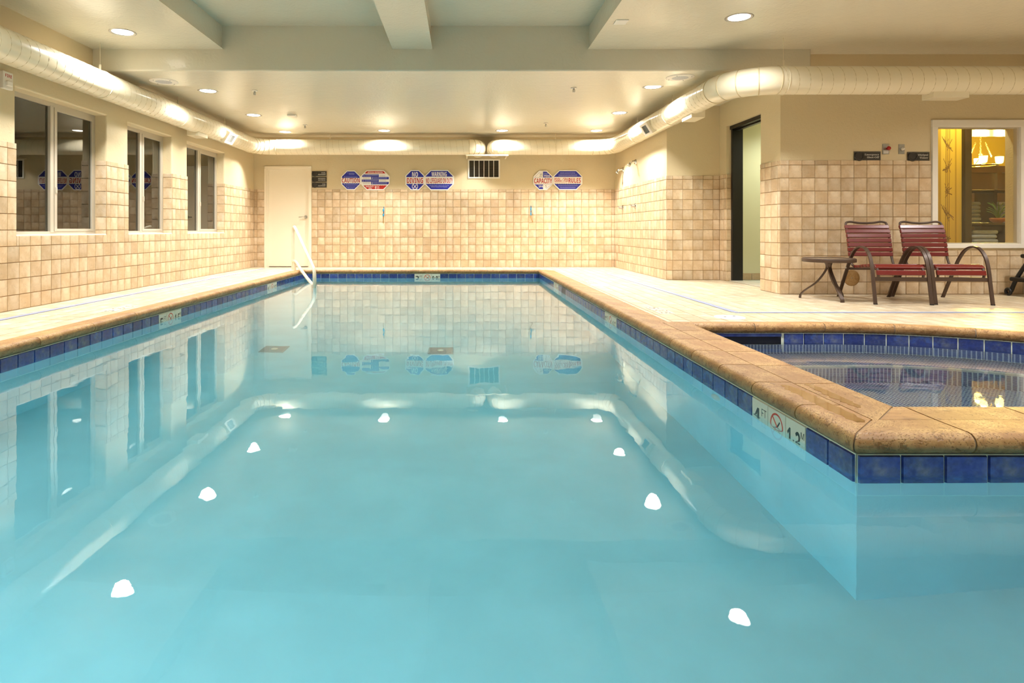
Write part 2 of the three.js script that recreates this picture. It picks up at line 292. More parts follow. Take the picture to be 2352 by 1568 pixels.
{ // corridor behind the doorway
  const w = structure(group('wall_corridor'), 'pale plaster corridor wall seen through the dark doorway');
  const M2 = std({ color: 0xd9d6b4, roughness: 0.6 });
  mesh('plaster', [bx(XD + 0.24, 5.62, -0.1, 2.75, 9.75, 9.9), bx(5.5, 5.62, -0.1, 2.75, DR + 0.2, 9.9), bx(XD + 0.2, 5.62, 2.6, 2.75, DR + 0.2, 9.9)], M2, w);
  const tl = []; wallTiles(tl, 'front', 9.747, XD + 0.24, 5.4, 4.4, null, 0.11, [[0, 0.11]]);
  for (const q of tl) { const m = mesh('baseboard_tile', tileGeo(q.w, q.h), M.tile[0], w); m.position.copy(q.c); }
  mesh('slab', bx(XD + 0.2, 5.62, -0.1, 0.001, DR + 0.2, 9.9), std({ color: 0xbcb9aa, roughness: 0.6 }), w);
  const l = tag(group('corridor_light', V(5.05, 2.59, 9.0)), 'round ceiling light in the corridor behind the dark doorway', 'light');
  mesh('housing', new THREE.CylinderGeometry(0.14, 0.15, 0.03, 24), M.white, l);
  const le = mesh('diffuser', new THREE.CylinderGeometry(0.125, 0.125, 0.012, 24), std({ color: 0xffffff, emissive: 0xf2ffe8, emissiveIntensity: 6 }), l); le.position.y = -0.02;
  const p = new THREE.SpotLight(new THREE.Color(0.93, 1, 0.86), 9, 0, 1.35, 0.5, 2); p.position.set(0, -0.04, 0); p.target.position.set(0, -1, 0); p.shadow.radius = 5; p.castShadow = true; l.add(p, p.target);
}
const WIN4 = [5.84, 6.86, 0.62, 2.055];
{ // wall behind the chairs with the lobby window
  const w = structure(group('wall_lounge'), 'cream plaster wall over tan tile wainscot behind the red chairs');
  const [a, b, s, e] = WIN4;
  const fr = 0.065;
  mesh('plaster', [bx(XD + 0.24, a - 0.005, -0.1, 3.4, DR, DR + 0.2), bx(b + 0.005, XR + 0.1, -0.1, 3.4, DR, DR + 0.2), bx(a - 0.005, b + 0.005, -0.1, s - 0.01, DR, DR + 0.2), bx(a - 0.005, b + 0.005, e + 0.01, 3.4, DR, DR + 0.2)], M.wall, w);
  mesh('grout_bed', [bx(XN, a - fr, 0, TILE_TOP - 0.006, DR - 0.004, DR + 0.004), bx(a - fr, XR, 0, 0.53, DR - 0.004, DR + 0.004), bx(b + 0.2, XR, 0.53, TILE_TOP - 0.006, DR - 0.004, DR + 0.004)], M.grout, w);
  const tl = []; wallTiles(tl, 'front', DR - 0.003, XN - 0.006, XR - 0.01, XN + 0.1, (r) => minus(r, [a - fr, b + 0.2, 0.535, 3]));
  tileField(w, 'wall_tile', tl, M.tile, M.tileMany, TONES);
  const cap = []; for (let x = a - fr; x < b + 0.2; x += T) cap.push([x, Math.min(x + T, b + 0.2)]);
  for (const [p, q] of cap) { const m = mesh('sill_tile', tileGeo(q - p - J, 0.05, 0.01, 0.004), M.tile[4], w); m.position.copy(V((p + q) / 2, 0.537, DR + 0.012)); m.rotation.set(-1.1, 0, 0); }
  const win = structure(group('window_4'), 'white framed window looking into the yellow lit lobby');
  const D0 = DR - 0.03;
  mesh('frame', [bx(a - fr, a, s, e, D0, DR + 0.06), bx(b, b + 0.2, s, e, D0, DR + 0.06), rbx(a - fr, b + 0.2, e, e + 0.09, D0 + 0.002, DR + 0.06, 0.006), rbx(a - fr, b + 0.2, s - 0.055, s, D0 - 0.004, DR + 0.06, 0.006)], M.white, win);
  mesh('sash_bead', [bx(b - 0.025, b, s, e, DR, DR + 0.05), bx(a, b - 0.025, s, s + 0.012, DR, DR + 0.05), bx(a, b - 0.025, e - 0.012, e, DR, DR + 0.05)], M.alu, win);
  mesh('pane', bx(a, b, s, e, DR + 0.03, DR + 0.031), M.clearGlass, win);
}
{ // unseen sides that close the room
  const w = structure(mesh('wall_far_right', bx(XR, XR + 0.15, -0.1, 3.4, DF, DR), M.wall), 'cream plaster wall beyond the lounge');
  const f = structure(mesh('wall_front', bx(XL - 0.2, XR + 0.15, -0.1, 3.4, DF - 0.15, DF), M.wall), 'cream plaster wall at the near end of the pool room');
}
{ // back door
  const d = structure(group('door_1'), 'white painted steel door with lever handle in the back wall');
  const [a, b, h] = DOOR1;
  mesh('door_frame', [bx(a, a + 0.055, 0, h - 0.055, DB - 0.025, DB + 0.1), bx(b - 0.055, b, 0, h - 0.055, DB - 0.025, DB + 0.1), rbx(a, b, h - 0.055, h, DB - 0.025, DB + 0.1, 0.006)], M.paintWhite, d);
  mesh('door_stop', [bx(a + 0.055, a + 0.085, 0, h - 0.085, DB + 0.0, DB + 0.06), bx(b - 0.075, b - 0.055, 0, h - 0.085, DB + 0.0, DB + 0.06), bx(a + 0.055, b - 0.055, h - 0.085, h - 0.055, DB + 0.0, DB + 0.06)], M.paintWhite, d);
  mesh('door_leaf', rbx(a + 0.055, b - 0.055, 0.012, h - 0.06, DB + 0.02, DB + 0.065, 0.004), M.paintWhite, d);
  const y = 1.06, hx = b - 0.13;
  const ro = mesh('rose', new THREE.CylinderGeometry(0.034, 0.038, 0.022, 24).rotateX(Math.PI / 2).translate(hx, y, -(DB + 0.008)), M.chrome, d);
  mesh('lever', tube([V(hx, y, DB + 0.0), V(hx, y, DB - 0.05), V(hx - 0.03, y, DB - 0.06), V(hx - 0.13, y - 0.004, DB - 0.055)], 0.011, 20, 8), M.chrome, ro);
}

// ---------------------------------------------------------------- ceiling
{
  const c = structure(group('ceiling'), 'cream textured ceiling with a dropped beam and raised coffers');
  mesh('back_panel', bx(XL - 0.2, XD + 0.3, C_BACK, C_BACK + 0.1, BEAM1 - 0.05, DB + 0.2), M.ceiling, c);
  mesh('dropped_beam', rbx(XL - 0.2, XD + 0.1, C_BEAM, 3.5, BEAM0, BEAM1, 0.02, 3), M.ceiling, c);
  const s = new THREE.Shape(); s.moveTo(XL - 0.2, -DF); s.lineTo(XR + 0.15, -DF); s.lineTo(XR + 0.15, -(DR + 0.1)); s.lineTo(XL - 0.2, -(DR + 0.1)); s.closePath();
  for (const [a, b] of [[-2.88, -0.82], [-0.376, 1.52]]) { const h = new THREE.Path(); h.moveTo(a, -0.6); h.lineTo(b, -0.6); h.lineTo(b, -(BEAM0 + 0.03)); h.lineTo(a, -(BEAM0 + 0.03)); h.closePath(); s.holes.push(h); }
  const g = new THREE.ExtrudeGeometry(s, { depth: C_COFFER - C_FRONT, bevelEnabled: true, bevelThickness: 0.018, bevelSize: 0.018, bevelOffset: -0.018, bevelSegments: 3 });
  g.rotateX(Math.PI / 2);      // shape y -> world z; extrusion goes down
  g.translate(0, C_COFFER - 0.018, 0);
  const gb = new THREE.Box3().setFromBufferAttribute(g.attributes.position); g.translate(0, C_FRONT - gb.min.y, 0);
  mesh('front_panel', uvMetres(g), M.ceiling, c);
  mesh('coffer_panel', bx(XL - 0.2, XR + 0.15, C_COFFER, C_COFFER + 0.1, DF - 0.15, BEAM0 + 0.1), M.ceiling, c);
}

// ---------------------------------------------------------------- deck
const inSpa = (x, d, m) => { if (x < SX0 - m || d < SD0 - m || d > SD1 + m || x > SX1 + m) return false; if (x > SCX && d > SCD) return Math.hypot(x - SCX, d - SCD) < SR + m; return true; };
const inPool = (x, d, m) => (x > PX0 - m && x < PX1 + m && d > PD0 - m && d < PD1 + m) || (x > PX0 - m && x < PXR + m && d > PD0 - m && d < PDC + m);
{
  const f = structure(group('floor'), 'cream tiled pool deck around the pool and spa');
  const s = new THREE.Shape();
  for (const [i, [x, d]] of [[XL, DF], [XR, DF], [XR, DR + 0.05], [XD + 0.2, DR + 0.05], [XD + 0.2, DA + 0.05], [XS + 0.05, DA + 0.05], [XS + 0.05, DB + 0.05], [XL, DB + 0.05]].entries()) i ? s.lineTo(x, -d) : s.moveTo(x, -d);
  const h = new THREE.Path(); h.moveTo(PX0 - 0.08, -(PD0 - 0.08)); h.lineTo(PXR + 0.08, -(PD0 - 0.08)); h.lineTo(PXR + 0.08, -(SD0 - 0.1)); h.lineTo(SX1 + 0.08, -(SD0 - 0.1)); h.lineTo(SX1 + 0.08, -SCD);
  for (let k = 1; k <= 20; k++) { const a = k / 20 * Math.PI / 2; h.lineTo(SCX + (SR + 0.08) * Math.cos(a), -(SCD + (SR + 0.08) * Math.sin(a))); }
  h.lineTo(PX1 + 0.08, -(SD1 + 0.08)); h.lineTo(PX1 + 0.08, -(PD1 + 0.08)); h.lineTo(PX0 - 0.08, -(PD1 + 0.08)); h.closePath(); s.holes.push(h);
  const g = new THREE.ExtrudeGeometry(s, { depth: 0.12, bevelEnabled: false }); g.rotateX(Math.PI / 2);
  g.translate(0, -0.006, 0);
  mesh('grout_bed', uvMetres(g), M.deckGrout, f);
  const tl = [], D = 0.165;
  for (let i = Math.floor((XL) / D); i * D < XR; i++) for (let k = Math.floor(DF / D); k * D < DB; k++) {
    let x0 = i * D, x1 = x0 + D, d0 = k * D, d1 = d0 + D;
    const cx = (x0 + x1) / 2, cd = (d0 + d1) / 2;
    x0 = Math.max(x0, XL + 0.012); d0 = Math.max(d0, DF);
    if (cd > DA) x1 = Math.min(x1, XS - 0.012); else if (cd > DR) x1 = Math.min(x1, XD + (cd > DJ0 ? 0.02 : -0.17)); else x1 = Math.min(x1, XR);
    if (cx > XS) d1 = Math.min(d1, cx > XN && cd < DR + 0.1 ? DR - 0.012 : DA - 0.012); d1 = Math.min(d1, DB - 0.012);
    if (x1 - x0 < 0.03 || d1 - d0 < 0.03) continue;
    if (inPool(cx, cd, 0.2) || inSpa(cx, cd, 0.22) || (cx > PX1 && cx < SX0 + 0.1 && cd > 2 && cd < 5.05) || (cd > 2.2 && cd < 2.7 && cx > PX1 && cx < SX1)) continue;
    tl.push({ c: V((x0 + x1) / 2, -0.006, (d0 + d1) / 2), ori: 'up', w: x1 - x0 - 0.004, h: d1 - d0 - 0.004 });
  }
  tileField(f, 'deck_tile', tl, M.deck, M.deckMany, DTONES, { t: 0.006, b: 0.0025 });
}

// ---------------------------------------------------------------- pool and spa
// floor profile along the pool: [d, depth below water]
const PROFILE = [[PD0, 0.95], [1.6, 0.97], [2.4, 1.03], [3.2, 1.14], [5.2, 1.46], [6.2, 1.5], [7.2, 1.44], [9.6, 1.12], [PD1, 0.92]];
const poolDepth = (d) => { for (let i = 1; i < PROFILE.length; i++) if (d <= PROFILE[i][0]) { const [a, p] = PROFILE[i - 1], [b, q] = PROFILE[i]; return p + (q - p) * (d - a) / (b - a); } return 0.92; };
const COPE = (w, flat) => { // bullnosed cross-section: s from the pool face, y over the deck
  const r = 0.0375, p = [[0.012, TILE_EDGE]], cy = TILE_EDGE + r; for (let k = 0; k <= 10; k++) { const a = -Math.PI / 2 - k / 10 * Math.PI; p.push([-0.03 + r + r * Math.cos(a), cy + r * Math.sin(a)]); }
  p.push([w * 0.5, flat ? 0.041 : 0.026], [w, flat ? 0.040 : 0.006], [w, TILE_EDGE]); return p;
};
const N = { right: new THREE.Vector3(1, 0, 0), left: new THREE.Vector3(-1, 0, 0), far: new THREE.Vector3(0, 0, -1), near: new THREE.Vector3(0, 0, 1) };
function copingRun(parent, a, b, n, w, pitch, nA0, nB0, flat, phase = 0) { // straight run from a to b (at deck level), cut into stones; nA0 / nB0 = mitred normals at its ends
  const L = a.distanceTo(b), dir = b.clone().sub(a).normalize(), cuts = [0]; let t = phase || pitch; while (t < L - 0.12) { cuts.push(t); t += pitch; } cuts.push(L);
  const prof = COPE(w, flat), inner = prof.map(([s, y]) => [s * 0.97 + 0.003, y - (y > 0 ? 0.004 : -0.002)]);
  const at = (q, nn) => ({ o: a.clone().addScaledVector(dir, q), n: nn });
  for (let k = 0; k + 1 < cuts.length; k++) {
    const first = k === 0, last = k + 2 === cuts.length;
    const f0 = at(cuts[k] + (first && !nA0 ? 0.003 : 0.004), first && nA0 ? nA0 : n), f1 = at(cuts[k + 1] - 0.004, last && nB0 ? nB0 : n);
    f0.u = f1.u = rnd() * 3;
    mesh('coping_stone', sweep(prof, [f0, f1]), M.coping[Math.floor(rnd() * 4)], parent);
  }
  return sweep(inner, [at(0, nA0 || n), at(L, nB0 || n)]);
}
const markTex = (ft, m) => canvasTex(768, 256, (c) => {
  c.fillStyle = '#dfdcc9'; c.fillRect(0, 0, 768, 256); c.strokeStyle = '#c9c6b2'; c.lineWidth = 3; c.strokeRect(255, -4, 257, 264);
  c.fillStyle = '#171a17'; c.textAlign = 'left'; c.textBaseline = 'alphabetic';
  c.font = 'bold 210px sans-serif'; c.fillText(ft, 24, 214); c.font = '84px sans-serif'; c.fillText('FT', 148, 112);
  c.save(); c.translate(526, 0); c.scale(0.66, 1); c.font = 'bold 200px sans-serif'; c.fillText(m, 0, 210); c.restore(); c.font = '64px sans-serif'; c.fillText('M', 704, 100);
  c.strokeStyle = '#171a17'; c.lineWidth = 13; c.beginPath(); c.moveTo(430, 78); c.lineTo(372, 150); c.lineTo(346, 172); c.stroke(); c.beginPath(); c.arc(344, 176, 12, 0, 7); c.fill();
  c.strokeStyle = '#c2391f'; c.lineWidth = 15; c.beginPath(); c.arc(384, 116, 86, 0, 7); c.stroke(); c.beginPath(); c.moveTo(324, 56); c.lineTo(444, 176); c.stroke();
  c.fillStyle = '#171a17'; c.font = '26px sans-serif'; c.textAlign = 'center'; c.fillText('NO DIVING', 384, 240);
});
const MARK = { a: markTex('4', '1.2'), b: markTex('5', '1.5'), c: markTex('3', '0.9') };
const markMat = Object.fromEntries(Object.entries(MARK).map(([k, t]) => [k, std({ map: t, roughness: 0.25 })]));
function markGeo(third, w, h) { const g = tileGeo(w, h, 0.009, 0.002, 0, 1).clone(), p = g.attributes.position, uv = g.attributes.uv.clone(); for (let i = 0; i < p.count; i++) uv.setXY(i, (third + 0.5 + p.getX(i) / w) / 3, 0.5 + p.getY(i) / h); g.setAttribute('uv', uv); return g; }
function waterline(parent, ori, plane, a, b, g0, markers = [], gaps = [], sgn = 1) { // blue tiles; markers: [from, key]
  const k0 = Math.floor((a - g0) / T + 1e-6), k1 = Math.ceil((b - g0) / T - 1e-6), y = TILE_EDGE - 0.004 - T / 2;
  for (let k = k0; k < k1; k++) {
    const p = Math.max(a, g0 + k * T), q = Math.min(b, g0 + (k + 1) * T), c = (p + q) / 2; if (q - p < 0.02) continue;
    if (gaps.some(([u, v]) => c > u && c < v)) continue;
    const mk = markers.find(([u]) => c > u && c < u + 3 * T);
    const pos = ori === 'front' || ori === 'back' ? V(c, y, plane) : V(plane, y, c);
    let m;
    if (mk) { let third = Math.floor((c - mk[0]) / T); if (sgn < 0) third = 2 - third; m = mesh('depth_marker_tile', markGeo(third, q - p - 0.001, T - 0.004), markMat[mk[1]], parent); m.userData.label = 'cream depth marker tile with black figures'; }
    else m = mesh('waterline_tile', tileGeo(q - p - 0.006, T - 0.005, 0.009, 0.003, Math.floor(rnd() * 5), 0.34), M.blue[Math.floor(rnd() * 4)], parent);
    m.position.copy(pos); m.rotation.copy(ORI[ori]);
  }
}
{
  const p = structure(group('pool_basin'), 'pale blue plastered swimming pool with blue waterline tiles and tan coping');
  // floor slab with its slopes
  const s = new THREE.Shape(); s.moveTo(-(PD0 - 0.2), -2.1); PROFILE.forEach(([d, h], i) => s.lineTo(-(i ? i === PROFILE.length - 1 ? d + 0.2 : d : d - 0.2), WATER - h)); s.lineTo(-(PD1 + 0.2), -2.1); s.closePath();
  const g = new THREE.ExtrudeGeometry(s, { depth: PXR - PX0 + 0.4, bevelEnabled: false, steps: 1 }); g.rotateY(-Math.PI / 2); g.translate(PXR + 0.2, 0, 0);
  mesh('basin_floor', uvMetres(g), M.pool, p);
  const top = TILE_EDGE - 0.002;
  mesh('basin_wall', [bx(PX0 - 0.25, PX0, -2.1, top, PD0 - 0.25, PD1 + 0.25), bx(PX0, PX1, -2.1, top, PD1, PD1 + 0.25), bx(PX1, PX1 + 0.17, -2.1, top, PDC, PD1 + 0.25), bx(PX1 + 0.17, PXR + 0.25, -2.1, top, PDC, PDC + 0.16), bx(PXR, PXR + 0.25, -2.1, top, PD0, PDC), bx(PX0, PXR + 0.25, -2.1, top, PD0 - 0.25, PD0)], M.pool, p);
  const gb = 0.003, gy0 = TILE_EDGE - T - 0.006;
  mesh('grout_bed', [bx(PX0, PX0 + gb, gy0, top, PD0, PD1), bx(PX0, PX1, gy0, top, PD1 - gb, PD1), bx(PX1 - gb, PX1, gy0, top, PDC - gb, PD1), bx(PX1 - gb, PXR, gy0, top, PDC - gb, PDC)], M.poolGrout, p);
  waterline(p, 'right', PX0 + gb, PD0, PD1, 0.13, [[0.13 + 37 * T, 'b'], [0.13 + 58 * T, 'a']], [], 1);
  waterline(p, 'front', PD1 - gb, PX0 + 0.006, PX1 - 0.006, -2.66, [[-2.66 + 11 * T, 'c']]);
  waterline(p, 'left', PX1 - gb, PDC + 0.001, PD1, PDC, [[PDC + 2 * T, 'a'], [PDC + 22 * T, 'b'], [PDC + 44 * T, 'a']], [[8.66, 9.05]], -1);
  waterline(p, 'front', PDC - gb, PX1 - 0.006, PXR, PX1);
  // skimmer mouth in the right wall
  mesh('skimmer_mouth', [bx(PX1 - 0.012, PX1 + 0.001, TILE_EDGE - T, TILE_EDGE - 0.004, 8.66, 9.05)], std({ color: 0x0b1440, roughness: 0.3 }), p);
  // coping
  const y0 = 0, mort = [];
  const c45 = (x, z) => new THREE.Vector3(x, 0, z);
  mort.push(copingRun(p, V(PX1, y0, PDC), V(PX1, y0, 5.04), N.right, 0.165, 0.4, c45(1, -1), null, true, 0.37));
  mort.push(copingRun(p, V(PX1, y0, 5.04), V(PX1, y0, PD1), N.right, 0.30, 0.62, null, c45(1, -1), false));
  mort.push(copingRun(p, V(PX1, y0, PD1), V(PX0, y0, PD1), N.far, 0.30, 0.64, c45(1, -1), c45(-1, -1), false, 0.35));
  mort.push(copingRun(p, V(PX0, y0, PD1), V(PX0, y0, PD0), N.left, 0.30, 0.64, c45(-1, -1), c45(-1, 1), false, 0.27));
  mort.push(copingRun(p, V(PX1, y0, PDC), V(PXR, y0, PDC), N.far, 0.165, 0.42, c45(1, -1), c45(1, -1), true, 0.42));
  mort.push(copingRun(p, V(PX0, y0, PD0), V(PXR, y0, PD0), N.near, 0.30, 0.62, c45(-1, 1), c45(1, 1), false));
  mort.push(copingRun(p, V(PXR, y0, PD0), V(PXR, y0, PDC), N.right, 0.30, 0.62, c45(1, 1), c45(1, -1), false));
  mesh('coping_mortar', mort, M.mortar, p);
  // fittings
  const drain = (x, d, name) => { const o = tag(group('main_drain', V(x, WATER - poolDepth(d), d)), name, 'drain', 'pool floor drains'); mesh('frame', rbx(-0.125, 0.125, 0, 0.02, -0.125, 0.125, 0.006), std({ color: 0x8fb0b8, roughness: 0.6 }), o); const gr = []; for (let k = -5; k <= 5; k++) gr.push(bx(-0.11, 0.11, 0.018, 0.026, k * 0.02 - 0.005, k * 0.02 + 0.005)); mesh('grate', gr, std({ color: 0x7fa0aa, roughness: 0.6 }), o); mesh('hub', new THREE.CylinderGeometry(0.032, 0.038, 0.03, 20).translate(0, 0.018, 0), M.white, o); };
  drain(-1.9, 6.25, 'dark square main drain grate on the pool floor toward the window wall'); drain(-0.22, 6.25, 'dark square main drain grate on the pool floor mid pool');
  const inlet = tag(group('return_inlet', V(PX1, -0.32, 3.55)), 'small round white inlet fitting in the pool wall', 'fitting');
  mesh('flange', lathe([[0, 0.02], [0.02, 0.022], [0.045, 0.014], [0.05, 0]], 20).rotateZ(Math.PI / 2), M.white, inlet);
  const L = [[-2.2, -0.45, 'on the window side'], [-0.7, -0.45, 'on the spa side']];
  for (const [x, y, side] of L) { const o = tag(group('added_underwater_light', V(x, y, PD0)), 'round underwater fill light added in the near pool wall ' + side, 'light', 'added underwater fill lights'); mesh('bezel', lathe([[0.10, 0], [0.135, 0.0], [0.135, 0.02], [0.105, 0.03], [0.10, 0.02]], 28).rotateX(-Math.PI / 2), M.chrome, o); mesh('light_lens', new THREE.SphereGeometry(0.102, 24, 8, 0, 6.2832, 0, 0.5).translate(0, -0.075, 0).rotateX(-Math.PI / 2), std({ color: 0xffffff, emissive: 0xeaffff, emissiveIntensity: 3 }), o); const q = new THREE.SpotLight(new THREE.Color(0.80, 0.96, 1.0), UNDERWATER_FILL_CD, 0, 1.4, 0.9, 2); q.position.set(0, 0, -0.08); q.target.position.set(0, -0.05, -2); q.shadow.radius = 5; q.castShadow = true; o.add(q, q.target); }  // added out-of-frame fill lamps; ceiling lamps alone leave the pool too dark
}
// outline helpers for the spa
const spaArc = (m, n = 24) => Array.from({ length: n + 1 }, (_, k) => { const a = k / n * Math.PI / 2; return [SCX + (SR + m) * Math.cos(a), SCD + (SR + m) * Math.sin(a)]; });
function spaShape(m) { const s = new THREE.Shape(); s.moveTo(SX0 - m, -(SD0 - m)); s.lineTo(SX1 + m, -(SD0 - m)); for (const [x, d] of spaArc(m)) s.lineTo(x, -d); s.lineTo(SX0 - m, -(SD1 + m)); s.closePath(); return s; }
function slab(shape, y0, y1) { const g = new THREE.ExtrudeGeometry(shape, { depth: y1 - y0, bevelEnabled: false, curveSegments: 24 }); g.rotateX(Math.PI / 2); g.translate(0, y1, 0); return uvMetres(g); }
{
  const p = structure(group('spa_basin'), 'mosaic tiled spa with a rounded end and tan coping');
  const top = TILE_EDGE - 0.002, ring = (mo, mi) => { const s = spaShape(mo), h = spaShape(mi); s.holes.push(new THREE.Path(h.getPoints(24))); return s; };
  mesh('spa_floor', slab(spaShape(0.1), -1.18, -1.05), M.mosaic, p);
  mesh('spa_wall', slab(ring(0.14, 0), -1.18, top), M.mosaic, p);
  mesh('bench', slab(ring(0.01, -0.45), -1.06, WATER - 0.45), M.mosaic, p);
  mesh('bench_edge', slab(ring(-0.41, -0.455), WATER - 0.5, WATER - 0.444), M.white, p);
  mesh('grout_bed', slab(ring(0.002, -0.003), TILE_EDGE - T - 0.006, top), M.poolGrout, p);
  waterline(p, 'front', SD1 - 0.003, SX0, SCX, SCX, [], [[1.9, 2.56]]);
  waterline(p, 'right', SX0 + 0.003, SD0, SD1, SD0);
  waterline(p, 'back', SD0 + 0.003, SX0, SX1, SX0);
  const n = 20, dA = Math.PI / 2 / n; // tiles round the arc
  for (let k = 0; k < n; k++) { const a = (k + 0.5) * dA, m = mesh('waterline_tile', tileGeo(SR * dA - 0.006, T - 0.005, 0.009, 0.003, k % 5, 0.34), M.blue[Math.floor(rnd() * 4)], p); m.position.copy(V(SCX + (SR - 0.003) * Math.cos(a), TILE_EDGE - 0.004 - T / 2, SCD + (SR - 0.003) * Math.sin(a))); m.rotation.y = a - Math.PI / 2; }
  // skimmer box in the far wall
  mesh('skimmer_mouth', [bx(2.1, 2.56, TILE_EDGE - T, TILE_EDGE - 0.005, SD1 - 0.004, SD1 + 0.001)], std({ color: 0x101322, roughness: 0.25 }), p);
  mesh('skimmer_lip', [bx(1.9, 2.1, TILE_EDGE - T, TILE_EDGE - 0.004, SD1 - 0.014, SD1 - 0.002), bx(2.1, 2.56, TILE_EDGE - 0.03, TILE_EDGE - 0.005, SD1 - 0.012, SD1 - 0.004)], M.blue[1], p);
  { const o = tag(group('added_spa_light', V(3.2, -0.42, SD0 + 0.001)), 'round underwater fill light added in the near spa wall', 'light'); mesh('bezel', lathe([[0.06, 0], [0.085, 0.0], [0.085, 0.014], [0.065, 0.02], [0.06, 0.014]], 24).rotateX(-Math.PI / 2), M.chrome, o); mesh('light_lens', new THREE.CylinderGeometry(0.06, 0.06, 0.012, 24).rotateX(Math.PI / 2).translate(0, 0, -0.006), std({ color: 0xffffff, emissive: 0xf2f6ff, emissiveIntensity: 3 }), o); const q = new THREE.SpotLight(new THREE.Color(1, 0.98, 0.95), 0.7, 0, 1.45, 0.8, 2); q.position.set(0, 0, -0.03); q.target.position.set(0, -0.05, -2); q.shadow.radius = 3; q.castShadow = true; o.add(q, q.target); }  // unseen lamp added to brighten the spa interior
  const c45 = (x, z) => new THREE.Vector3(x, 0, z), mort = [];
  mort.push(copingRun(p, V(SX0, 0, SD1 + 0.03), V(SX0, 0, SD0), N.left, 0.2, 0.4, null, c45(-1, 1), true, 0.37));
  mort.push(copingRun(p, V(SX0, 0, SD0), V(SX1, 0, SD0), N.near, 0.172, 0.42, c45(-1, 1), c45(1, 1), true, 0.05));
  mort.push(copingRun(p, V(SX1, 0, SD0), V(SX1, 0, SCD), N.right, 0.33, 0.62, c45(1, 1), null, false));
  mort.push(copingRun(p, V(SCX, 0, SD1), V(SX0 - 0.19, 0, SD1), N.far, 0.33, 0.56, null, null, false));
  const prof = COPE(0.33), inner = prof.map(([s, y]) => [s * 0.97 + 0.003, y - (y > 0 ? 0.004 : -0.002)]), NS = 6;
  const fr = (a) => { const nn = new THREE.Vector3(Math.cos(a), 0, -Math.sin(a)); return { o: V(SCX, 0, SCD).addScaledVector(nn, SR), n: nn }; };
  for (let k = 0; k < NS; k++) { const a0 = k / NS * Math.PI / 2 + 0.002, a1 = (k + 1) / NS * Math.PI / 2 - 0.002, f = []; for (let i = 0; i <= 6; i++) f.push(fr(a0 + (a1 - a0) * i / 6)); mesh('coping_stone', sweep(prof, f), M.coping[k % 4], p); }
  const f = []; for (let i = 0; i <= 30; i++) f.push(fr(i / 30 * Math.PI / 2)); mort.push(sweep(inner, f));
  mesh('coping_mortar', mort, M.mortar, p);
}
{ // water bodies, their sides run a little into the basin so that no gap shows
  const s = new THREE.Shape(), e = 0.012;
  for (const [i, [x, d]] of [[PX0 - e, PD0 - e], [PXR + e, PD0 - e], [PXR + e, PDC + e], [PX1 + e, PDC + e], [PX1 + e, PD1 + e], [PX0 - e, PD1 + e]].entries()) i ? s.lineTo(x, -d) : s.moveTo(x, -d);
  tag(mesh('pool_water', slab(s, -1.9, WATER), M.water), 'still turquoise water filling the swimming pool', 'water', null, 'stuff');
  tag(mesh('spa_water', slab(spaShape(0.012), -1.12, WATER), M.spaWater), 'clear still water filling the mosaic spa', 'water', null, 'stuff');
}

// ---------------------------------------------------------------- ceiling downlights
function downlight(x, d, y, label) {
  const o = tag(group('ceiling_downlight', V(x, y, d)), label, 'downlight', 'recessed ceiling downlights');
  mesh('trim', lathe([[0.116, 0.012], [0.118, -0.004], [0.128, -0.006], [0.137, -0.004], [0.139, 0.001], [0.139, 0.006]], 40), M.trim, o);
  mesh('light_lens', lathe([[0, -0.006], [0.06, -0.004], [0.118, 0.001], [0.118, 0.006], [0, 0.007]], 32), M.lens, o);
  const l = new THREE.SpotLight(LAMP_COLOR, LAMP_CD, 0, 1.3, 1, 2); l.position.set(0, -0.02, 0); l.target.position.set(0, -1, 0); l.shadow.radius = 4.5; l.castShadow = true; l.shadow.mapSize.set(1024, 1024); o.add(l, l.target);
}
for (const [x, d, y, t] of [
  [-3.56, 12.42, C_BACK, 'round recessed downlight in the far corner above the white door'], [-3.58, 10.6, C_BACK, 'round recessed downlight beside the third window, between two others in its row'], [-3.6, 8.75, C_BACK, 'round recessed downlight close behind the dropped beam on the window side'],
  [-1.55, 12.26, C_BACK, 'round recessed downlight by the back wall above the caution signs'], [0.79, 12.26, C_BACK, 'round recessed downlight by the back wall above the wall vent'], [2.66, 12.26, C_BACK, 'round recessed downlight in the far corner above the shower heads'],
  [2.64, 10.4, C_BACK, 'round recessed downlight in front of the shower wall'], [2.62, 8.5, C_BACK, 'round recessed downlight close behind the dropped beam on the shower side'],
  [-3.72, 6.77, C_FRONT, 'round recessed downlight in the front ceiling above the widest window'], [2.82, 6.3, C_FRONT, 'round recessed downlight in the front ceiling above the deck by the spa'],
  [-3.72, 4.5, C_FRONT, 'round recessed downlight above the window side deck near the pool middle'], [-3.72, 2.2, C_FRONT, 'round recessed downlight above the window side deck near the shallow end'], [2.82, 3.9, C_FRONT, 'round recessed downlight above the spa'], [6.5, 5.3, C_FRONT, 'round recessed downlight above the deck beyond the red chairs'], [6.2, 3.0, C_FRONT, 'round recessed downlight above the deck beyond the spa'], [2.82, 1.0, C_FRONT, 'round recessed downlight above the near pool corner'],
]) downlight(x, d, y, t);

